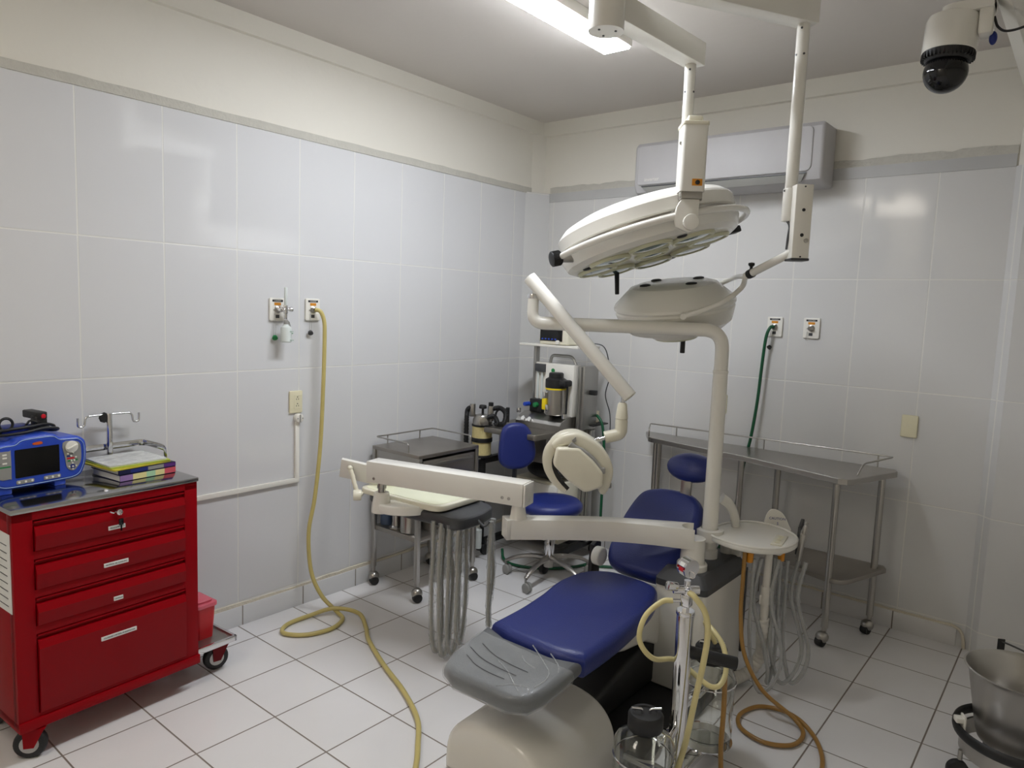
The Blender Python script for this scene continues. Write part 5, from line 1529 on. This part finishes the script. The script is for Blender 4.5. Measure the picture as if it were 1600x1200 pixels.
bm = B(); boxr(bm, (0.335, -0.425, 1.195), (0.418, -0.395, 1.245), 0.003); part('flowmeter_head', bm, 'dark', an)
for x in (0.352, 0.385):
    bm = B(); cyl(bm, (x, -0.41, 0.99), (x, -0.41, 1.195), 0.007, None, 14); part('flow_tube', bm, 'frost', an)
bm = B(); boxr(bm, (0.325, -0.455, 0.935), (0.42, -0.39, 1.02), 0.006); kb_ = part('flow_control_block', bm, 'black', an)
bm = B(); cyl(bm, (0.322, -0.455, 0.985), (0.318, -0.50, 0.985), 0.015, 0.013, 16, 0.002); part('knob', bm, 'dblue', kb_)
bm = B(); cyl(bm, (0.385, -0.455, 0.985), (0.385, -0.482, 0.985), 0.017, 0.015, 16, 0.002); part('knob', bm, 'green', kb_)
bm = B(); cyl(bm, (0.485, -0.431, 1.212), (0.485, -0.434, 1.212), 0.013, None, 20); part('emblem', bm, 'green', an)
bm = B(); tube(bm, rounded([(0.43, -0.39, 1.255), (0.44, -0.39, 1.305), (0.60, -0.39, 1.305), (0.63, -0.39, 1.255)], 0.025, 5), 0.010, 10); part('carry_handle', bm, 'aluminium', an)
bm = B(); boxr(bm, (0.235, -0.47, 1.36), (0.69, -0.22, 1.374), 0.002); part('monitor_shelf', bm, 'white', an)
bm = B()
lathe(bm, [(0, 0.0), (0.055, 0.0), (0.06, 0.006), (0.06, 0.16), (0, 0.16)], T(0.545, -0.478, 0.942), 32); vp = part('vaporiser', bm, 'steel', an)
bm = B(); lathe(bm, [(0.064, 0.168), (0.066, 0.178), (0.066, 0.222), (0.050, 0.232), (0.046, 0.232), (0.046, 0.258), (0.040, 0.264), (0, 0.264)], T(0.545, -0.478, 0.942), 32); boxr(bm, (0.56, -0.52, 1.125), (0.645, -0.44, 1.165), 0.012); part('dial_cap', bm, 'black', vp)
bm = B(); lathe(bm, [(0.060, 0.158), (0.0655, 0.16), (0.0655, 0.169), (0.060, 0.170)], T(0.545, -0.478, 0.942), 32); part('yellow_band', bm, 'yellowpl', vp)
bm = B(); boxr(bm, (0.492, -0.548, 0.975), (0.518, -0.528, 1.045), 0.003); part('filler_block', bm, 'yellowpl', vp)
bm = B(); cyl(bm, (0.505, -0.54, 1.045), (0.505, -0.54, 1.085), 0.010, None, 14, 0.002); cyl(bm, (0.535, -0.545, 0.965), (0.53, -0.545, 1.01), 0.011, None, 14, 0.002); cyl(bm, (0.505, -0.535, 1.08), (0.525, -0.53, 1.085), 0.006, None, 10); part('filler_valve', bm, 'chrome', vp)
bm = B(); tube(bm, spline([(0.62, -0.47, 1.135), (0.635, -0.48, 1.11), (0.632, -0.48, 1.02), (0.63, -0.478, 0.955)], 6), 0.0065, 10); part('vaporiser_hose', bm, 'black', an)
bm = B(); lathe(bm, [(0.018, 0), (0.018, 0.03), (0.008, 0.036), (0, 0.036)], T(0.62, -0.48, 0.925), 16); part('hose_fitting', bm, 'chrome', an)
bm = B(); boxr(bm, (0.69, -0.32, 1.07), (0.735, -0.29, 1.10), 0.003); part('side_connector', bm, 'black', an)
# soda lime absorber on its bracket at the left
bx, by = 0.155, -0.715
bm = B(); cyl(bm, (bx, by, 0.66), (bx, by, 0.745), 0.060, None, 32); ca_ = part('absorber_canister', bm, 'limeband', an, label='lower soda lime canister with cream granules')
bm = B(); cyl(bm, (bx, by, 0.77), (bx, by, 0.845), 0.064, None, 32); part('absorber_canister', bm, 'limeband', an, label='upper soda lime canister with cream granules')
bm = B()
for z0, z1 in ((0.648, 0.662), (0.744, 0.772), (0.843, 0.856)):
    bm = B(); cyl(bm, (bx, by, z0), (bx, by, z1), 0.067, None, 32, 0.003); part('canister_ring', bm, 'black', an)
bm = B(); lathe(bm, [(0.062, 0.855), (0.062, 0.885), (0.045, 0.915), (0.02, 0.92), (0, 0.92)], T(bx, by, 0), 32)
cyl(bm, (bx+0.05, by+0.02, 0.88), (bx+0.05, by+0.02, 0.975), 0.020, None, 20, 0.002); cyl(bm, (bx-0.06, by-0.03, 0.90), (bx-0.06, by-0.03, 0.98), 0.018, None, 20, 0.002)
nn = V((0.63, -0.777, 0)); cyl(bm, V((bx+0.03, by-0.02, 0.885))+nn*0.02, V((bx+0.03, by-0.02, 0.885))+nn*0.055, 0.026, None, 26, 0.003)
part('absorber_head', bm, 'steel', an)
bm = B(); cyl(bm, (bx, by, 0.92), (bx, by, 0.955), 0.008, None, 12); cyl(bm, (bx, by, 0.955), (bx, by, 0.978), 0.026, 0.022, 18, 0.005); cyl(bm, (bx+0.05, by+0.02, 0.975), (bx+0.05, by+0.02, 0.998), 0.016, None, 18, 0.003); part('relief_knob', bm, 'black', an)
bm = B()
for pts in ([(bx-0.06, by-0.03, 0.96), (bx-0.085, by-0.045, 0.945), (bx-0.09, by-0.05, 0.90), (bx-0.09, by-0.05, 0.74), (bx-0.085, by-0.05, 0.58)],
            [(bx+0.05, by+0.02, 0.955), (bx+0.10, by+0.05, 0.965), (bx+0.13, by+0.07, 0.93), (bx+0.125, by+0.06, 0.87), (bx+0.09, by+0.04, 0.86)],
            [(bx+0.04, by, 0.90), (bx+0.085, by+0.01, 0.915), (bx+0.105, by+0.02, 0.88), (bx+0.09, by+0.02, 0.86)]):
    sp = spline(pts, 16)
    tube(bm, sp, [0.014+0.0022*(i % 2) for i in range(len(sp))], 12)
part('corrugated_hose', bm, 'black', an)
bm = B()
cyl(bm, (0.155, -0.70, 0.03), (0.150, -0.70, 0.62), 0.024, None, 16); boxr(bm, (0.135, -0.70, 0.60), (0.175, -0.20, 0.64), 0.004); part('absorber_stand', bm, 'black', an)
bm = B(); boxr(bm, (0.19, -0.80, 0.24), (0.24, -0.75, 0.30), 0.004); boxr(bm, (0.18, -0.79, 0.20), (0.20, -0.76, 0.25)); part('scavenger_box', bm, 'white', an)
bm = B(); lathe(bm, [(0, 0.07), (0.02, 0.07), (0.022, 0.08), (0.022, 0.19), (0.012, 0.20), (0, 0.21)], T(0.205, -0.775, 0.0), 24); part('scavenger_tube', bm, 'frost', an)
# dark cloth bag lying on the lower cabinet
bm = B(); ell(bm, (0.44, -0.36, 0.555), (0.16, 0.12, 0.055)); single('cloth_bag', bm, 'black', 'black cloth bundle lying on the lower cabinet of the anaesthesia machine', 'bag')

mo = thing('patient_monitor', 'small white patient monitor with dark screen on the top shelf', 'monitor', (0.50, -0.38, 1.374))
bm = B(); boxr(bm, (0.385, -0.46, 1.376), (0.605, -0.26, 1.512), 0.012, 3); part('case', bm, 'cream', mo)
bm = B(); boxr(bm, (0.395, -0.464, 1.398), (0.565, -0.456, 1.500), 0.002); part('screen', bm, 'screen', mo)
bm = B()
for k in range(5):
    box(bm, (0.415+0.025*k, -0.4645, 1.410), (0.014, 0.003, 0.008), 0.001)
part('key', bm, 'dblue', mo)
bm = B(); cyl(bm, (0.535, -0.457, 1.392), (0.535, -0.475, 1.392), 0.015, 0.013, 20, 0.002); part('knob', bm, 'white', mo)
bm = B(); boxr(bm, (0.43, -0.40, 1.512), (0.56, -0.34, 1.530), 0.006); part('handle', bm, 'dark', mo)
bm = B()
tube(bm, spline([(0.62, -0.28, 1.39), (0.72, -0.24, 1.38), (0.742, -0.20, 1.30), (0.735, -0.16, 1.18), (0.705, -0.15, 1.06), (0.73, -0.13, 0.95), (0.735, -0.12, 0.86), (0.72, -0.1, 0.75)], 8), 0.0035, 8)
single('monitor_cable', bm, 'dark', 'thin grey cable hanging beside the monitor shelf', 'cable')
bm = B()
tube(bm, spline([(0.672, -0.20, 0.925), (0.70, -0.22, 0.925), (0.745, -0.23, 0.87), (0.765, -0.23, 0.70), (0.765, -0.23, 0.40), (0.77, -0.24, 0.10), (0.78, -0.28, 0.014), (0.74, -0.50, 0.012), (0.60, -0.66, 0.012), (0.46, -0.72, 0.012), (0.36, -0.70, 0.02), (0.31, -0.66, 0.06)], 8), 0.009, 12)
single('gas_hose', bm, 'greenhose', 'green hose from the anaesthesia machine down to the floor under the stool', 'hose')

# ================================================================== SUCTION STAND
ss = thing('suction_stand', 'chrome suction stand with vacuum gauge and two clear glass jars', 'suction unit', (2.17, -1.975, 0))
px, py = 2.170, -1.975
bm = B()
cyl(bm, (px, py, 0.03), (px, py, 0.632), 0.0275, None, 36, 0.003); cyl(bm, (px, py, 0.627), (px, py, 0.642), 0.030, None, 36, 0.004)
po = part('pole', bm, 'chrome', ss)
bm = B(); boxr(bm, (px-0.20, py-0.02, 0.05), (px+0.20, py+0.02, 0.07), 0.004, 2, None); boxr(bm, (px-0.02, py-0.32, 0.05), (px+0.02, py+0.33, 0.07), 0.004); part('base', bm, 'chrome', ss)
for dx, dy in ((-0.19, 0), (0.19, 0), (0, -0.30), (0, 0.31)):
    bm = B(); cyl(bm, (px+dx-0.012, py+dy, 0.025), (px+dx+0.012, py+dy, 0.025), 0.025, None, 22, 0.004); part('caster', bm, 'black', ss)
bm = B()
cyl(bm, (px, py, 0.64), (px, py, 0.672), 0.013, None, 6); boxr(bm, (px-0.016, py-0.016, 0.655), (px+0.016, py+0.016, 0.695), 0.004); cyl(bm, (px, py, 0.69), (px, py, 0.742), 0.011, None, 16)
cyl(bm, V((px, py, 0.71))-LR*0.045, V((px, py, 0.71))+LR*0.04, 0.014, None, 18, 0.002)
cyl(bm, V((px, py, 0.672))-LR*0.05, V((px, py, 0.672)), 0.006, None, 12)
cyl(bm, V((px, py, 0.715)), V((px, py, 0.712))+LF*0.035, 0.013, None, 18, 0.002)
part('regulator_body', bm, 'chrome', ss)
bm = B(); cyl(bm, V((px, py, 0.722))-LR*0.035+LF*0.01, V((px, py, 0.73))-LR*0.07+LF*0.02, 0.015, None, 12, 0.003); part('regulator_knob', bm, 'chrome', ss)
gn = (LF*0.86+LR*0.48+V((0, 0, -0.08))).normalized()
gc = V((px, py, 0.785))
bm = B(); cyl(bm, gc-gn*0.020, gc+gn*0.016, 0.031, None, 40, 0.003); ga = part('vacuum_gauge', bm, 'chrome', ss)
GM = axis_frame(gc, gn)
la = GM.inverted().to_3x3() @ (-LR*0.8-V((0, 0, -0.1))); a0 = math.atan2(la.y, la.x)
for k, (m_, da) in enumerate((('paper', -0.42), ('button_red', 0.12), ('paper', 0.62))):
    bm = B(); box(bm, (0.0309, 0, -0.001), (0.0012, 0.013, 0.020), 0, 1, GM @ Matrix.Rotation(a0-da if (GM.to_3x3() @ V((-math.sin(a0), math.cos(a0), 0))).z > 0 else a0+da, 4, 'Z')); part('band_label', bm, m_, ga, label='red band label' if m_ == 'button_red' else 'white band label')
bm = B(); tube(bm, [gc+gn*0.018+V((0.010*math.cos(a), 0.010*math.sin(a)*0, -0.018+0.010*math.sin(a))) for a in (2*PI*k/20 for k in range(20))], 0.002, 8, True); part('hook', bm, 'chrome', ss)


def jar(c, z0, r, h, lidr, tilt=0.0):
    c = V((*c, 0))
    bm = B()
    t = 0.004
    lathe(bm, [(0, z0), (r-0.012, z0), (r, z0+0.012), (r, z0+h*0.76), (r-0.012, z0+h*0.84), (lidr-0.004, z0+h*0.93), (lidr-0.006, z0+h),
               (lidr-0.006-t, z0+h), (lidr-0.004-t, z0+h*0.93-t*0.5), (r-0.012-t, z0+h*0.84-t), (r-t, z0+h*0.76-t), (r-t, z0+0.014), (r-0.014, z0+t), (0, z0+t)], T(c), 48)
    j = part('collection_jar', bm, 'glass', ss, label='clear glass collection jar')
    bm = B(); lathe(bm, [(lidr+0.003, z0+h*0.92), (lidr+0.006, z0+h*0.94), (lidr+0.006, z0+h+0.022), (lidr, z0+h+0.030), (lidr-0.012, z0+h+0.031), (lidr-0.014, z0+h+0.026), (0, z0+h+0.026), ], T(c), 40)
    lid = part('lid', bm, 'black', j)
    bm = B()
    for s in (-1, 1):
        q = c+LR*(0.012*s)+V((0, 0, z0+h+0.024))
        tube(bm, rounded([q, q+V((0, 0, 0.016)), q+LR*(0.034*s)+LF*0.006+V((0, 0, 0.022))], 0.01, 4), 0.0045, 10)
    part('hose_barb', bm, 'chrome', lid)
    bm = B()
    for k in range(6):
        z = z0+h*(0.15+0.11*k)
        a0 = math.atan2(LF.y, LF.x)
        tube(bm, [c+V((r*1.004*math.cos(a0+0.1+s), r*1.004*math.sin(a0+0.1+s), z)) for s in (0, 0.06, 0.12, 0.18 if k % 2 else 0.12)], 0.0006, 6)
    part('graduation', bm, 'grey', j)
    return j


J1, J2c = (2.160, -2.190), (2.160, -1.715)
jar(J1, 0.075, 0.092, 0.275, 0.048)
jar(J2c, 0.090, 0.090, 0.305, 0.050)
for c, z in ((J1, 0.24), (J2c, 0.30)):
    bm = B()
    tube(bm, [V((c[0]+0.0935*math.cos(t), c[1]+0.0935*math.sin(t), z)) for t in (2*PI*k/40 for k in range(40))], 0.003, 8, True)
    b2_ = B(); lathe(b2_, [(0.0, 0.070), (0.095, 0.070), (0.095, 0.074), (0, 0.074)], T(c[0], c[1], 0), 36); part('jar_plate', b2_, 'chrome', ss)
    part('jar_ring', bm, 'chrome', ss)
bm = B(); boxr(bm, (px-0.012, J1[1]+0.09, 0.225), (px+0.012, py-0.02, 0.255), 0.003); part('jar_bracket', bm, 'chrome', ss)
bm = B(); boxr(bm, (px-0.012, py+0.02, 0.29), (px+0.012, J2c[1]-0.088, 0.315), 0.003); part('jar_bracket', bm, 'chrome', ss)
bm = B(); boxr(bm, (px-0.045, py-0.034, 0.19), (px-0.025, py-0.026, 0.225), 0.003); cyl(bm, (px-0.036, py-0.036, 0.207), (px-0.036, py-0.030, 0.207), 0.006, None, 12); part('latch_plate', bm, 'steel', ss)
# push handle: black grip behind the pole
hp0 = V((px, py, 0.50))+LR*0.02; hp1 = hp0+LR*0.15+LF*0.03+V((0, 0, -0.02))
bm = B(); cyl(bm, hp0, hp1, 0.020, 0.0205, 22, 0.004); part('grip_handle', bm, 'black', ss)
bm = B()
a = V((px, py, 0.672))-LR*0.05
tube(bm, spline([a+LR*0.006, a-LR*0.03-V((0, 0, 0.006)), a-LR*0.085+LF*0.02-V((0, 0, 0.05)), a-LR*0.10+LF*0.03-V((0, 0, 0.125)), a-LR*0.05+LF*0.02-V((0, 0, 0.19)), a+LR*0.05+V((0, 0, -0.235))-LF*0.06, a+LR*0.15+V((0, 0, -0.29)), a+LR*0.20+V((0, 0, -0.26))-LF*0.02, a+LR*0.205+V((0, 0, -0.185))-LF*0.08, a+LR*0.17-LF*0.18+V((0, 0, -0.15)), V((J2c[0]+0.012*LR.x, J2c[1]+0.012*LR.y, 0.435))], 8), 0.0088, 12)
part('suction_hose', bm, 'paleamber', ss, label='pale yellow looped hose')
bm = B()
a = V((px, py, 0.712))+LF*0.034
tube(bm, spline([a-LF*0.004, a+LF*0.02+LR*0.012-V((0, 0, 0.004)), a+LF*0.03+LR*0.045-V((0, 0, 0.05)), a+LF*0.03+LR*0.058-V((0, 0, 0.12)), a+LF*0.03+LR*0.05-V((0, 0, 0.22)), a+LF*0.03+LR*0.032-V((0, 0, 0.34)), a+LF*0.035+LR*0.01-V((0, 0, 0.48)), a+LF*0.05-LR*0.02-V((0, 0, 0.60)), a+LF*0.12-LR*0.05-V((0, 0, 0.698)), a+LF*0.25-LR*0.12-V((0, 0, 0.70))], 8), 0.0098, 12)
sh_ = part('suction_hose', bm, 'paleamber', ss, label='pale yellow hose with a dark spiral mark')
bm = B()
sq = V((px, py, 0.672))+LR*0.150-LF*0.02-V((0, 0, 0.26))
tube(bm, spline([sq, sq+LR*0.004-V((0, 0, 0.12)), sq+LF*0.01-V((0, 0, 0.24)), sq+LR*0.004+LF*0.02-V((0, 0, 0.34)), sq+LF*0.06-V((0, 0, 0.392)), sq-LR*0.03+LF*0.2-V((0, 0, 0.401))], 8), 0.0085, 12)
part('suction_hose', bm, 'brownhose', ss, label='brown amber hose beside the rear jar')
bm = B(); tube(bm, [V((px, py, 0))+V((-0.0265*0.63+0.0, -0.0265, z)) + LF*0.004 for z in (0.23, 0.26, 0.30)], [0.003, 0.006, 0.003], 8); part('pole_slot', bm, 'blackgloss', ss)
# rust stains on the floor tile by the chair base
bm = B()
for k in range(7):
    x, y = 2.035+random.uniform(-0.02, 0.03), -1.62+random.uniform(-0.14, 0.12)
    prism(bm, smoothpoly([(x+random.uniform(0.006, 0.018)*math.cos(t), y+random.uniform(0.006, 0.022)*math.sin(t)) for t in (2*PI*i/7 for i in range(7))], 2), 0.0002, 0.0007)
so = single('floor_stain', bm, 'rust', 'rust-brown stain on the floor tile beside the black chair base', 'stain')
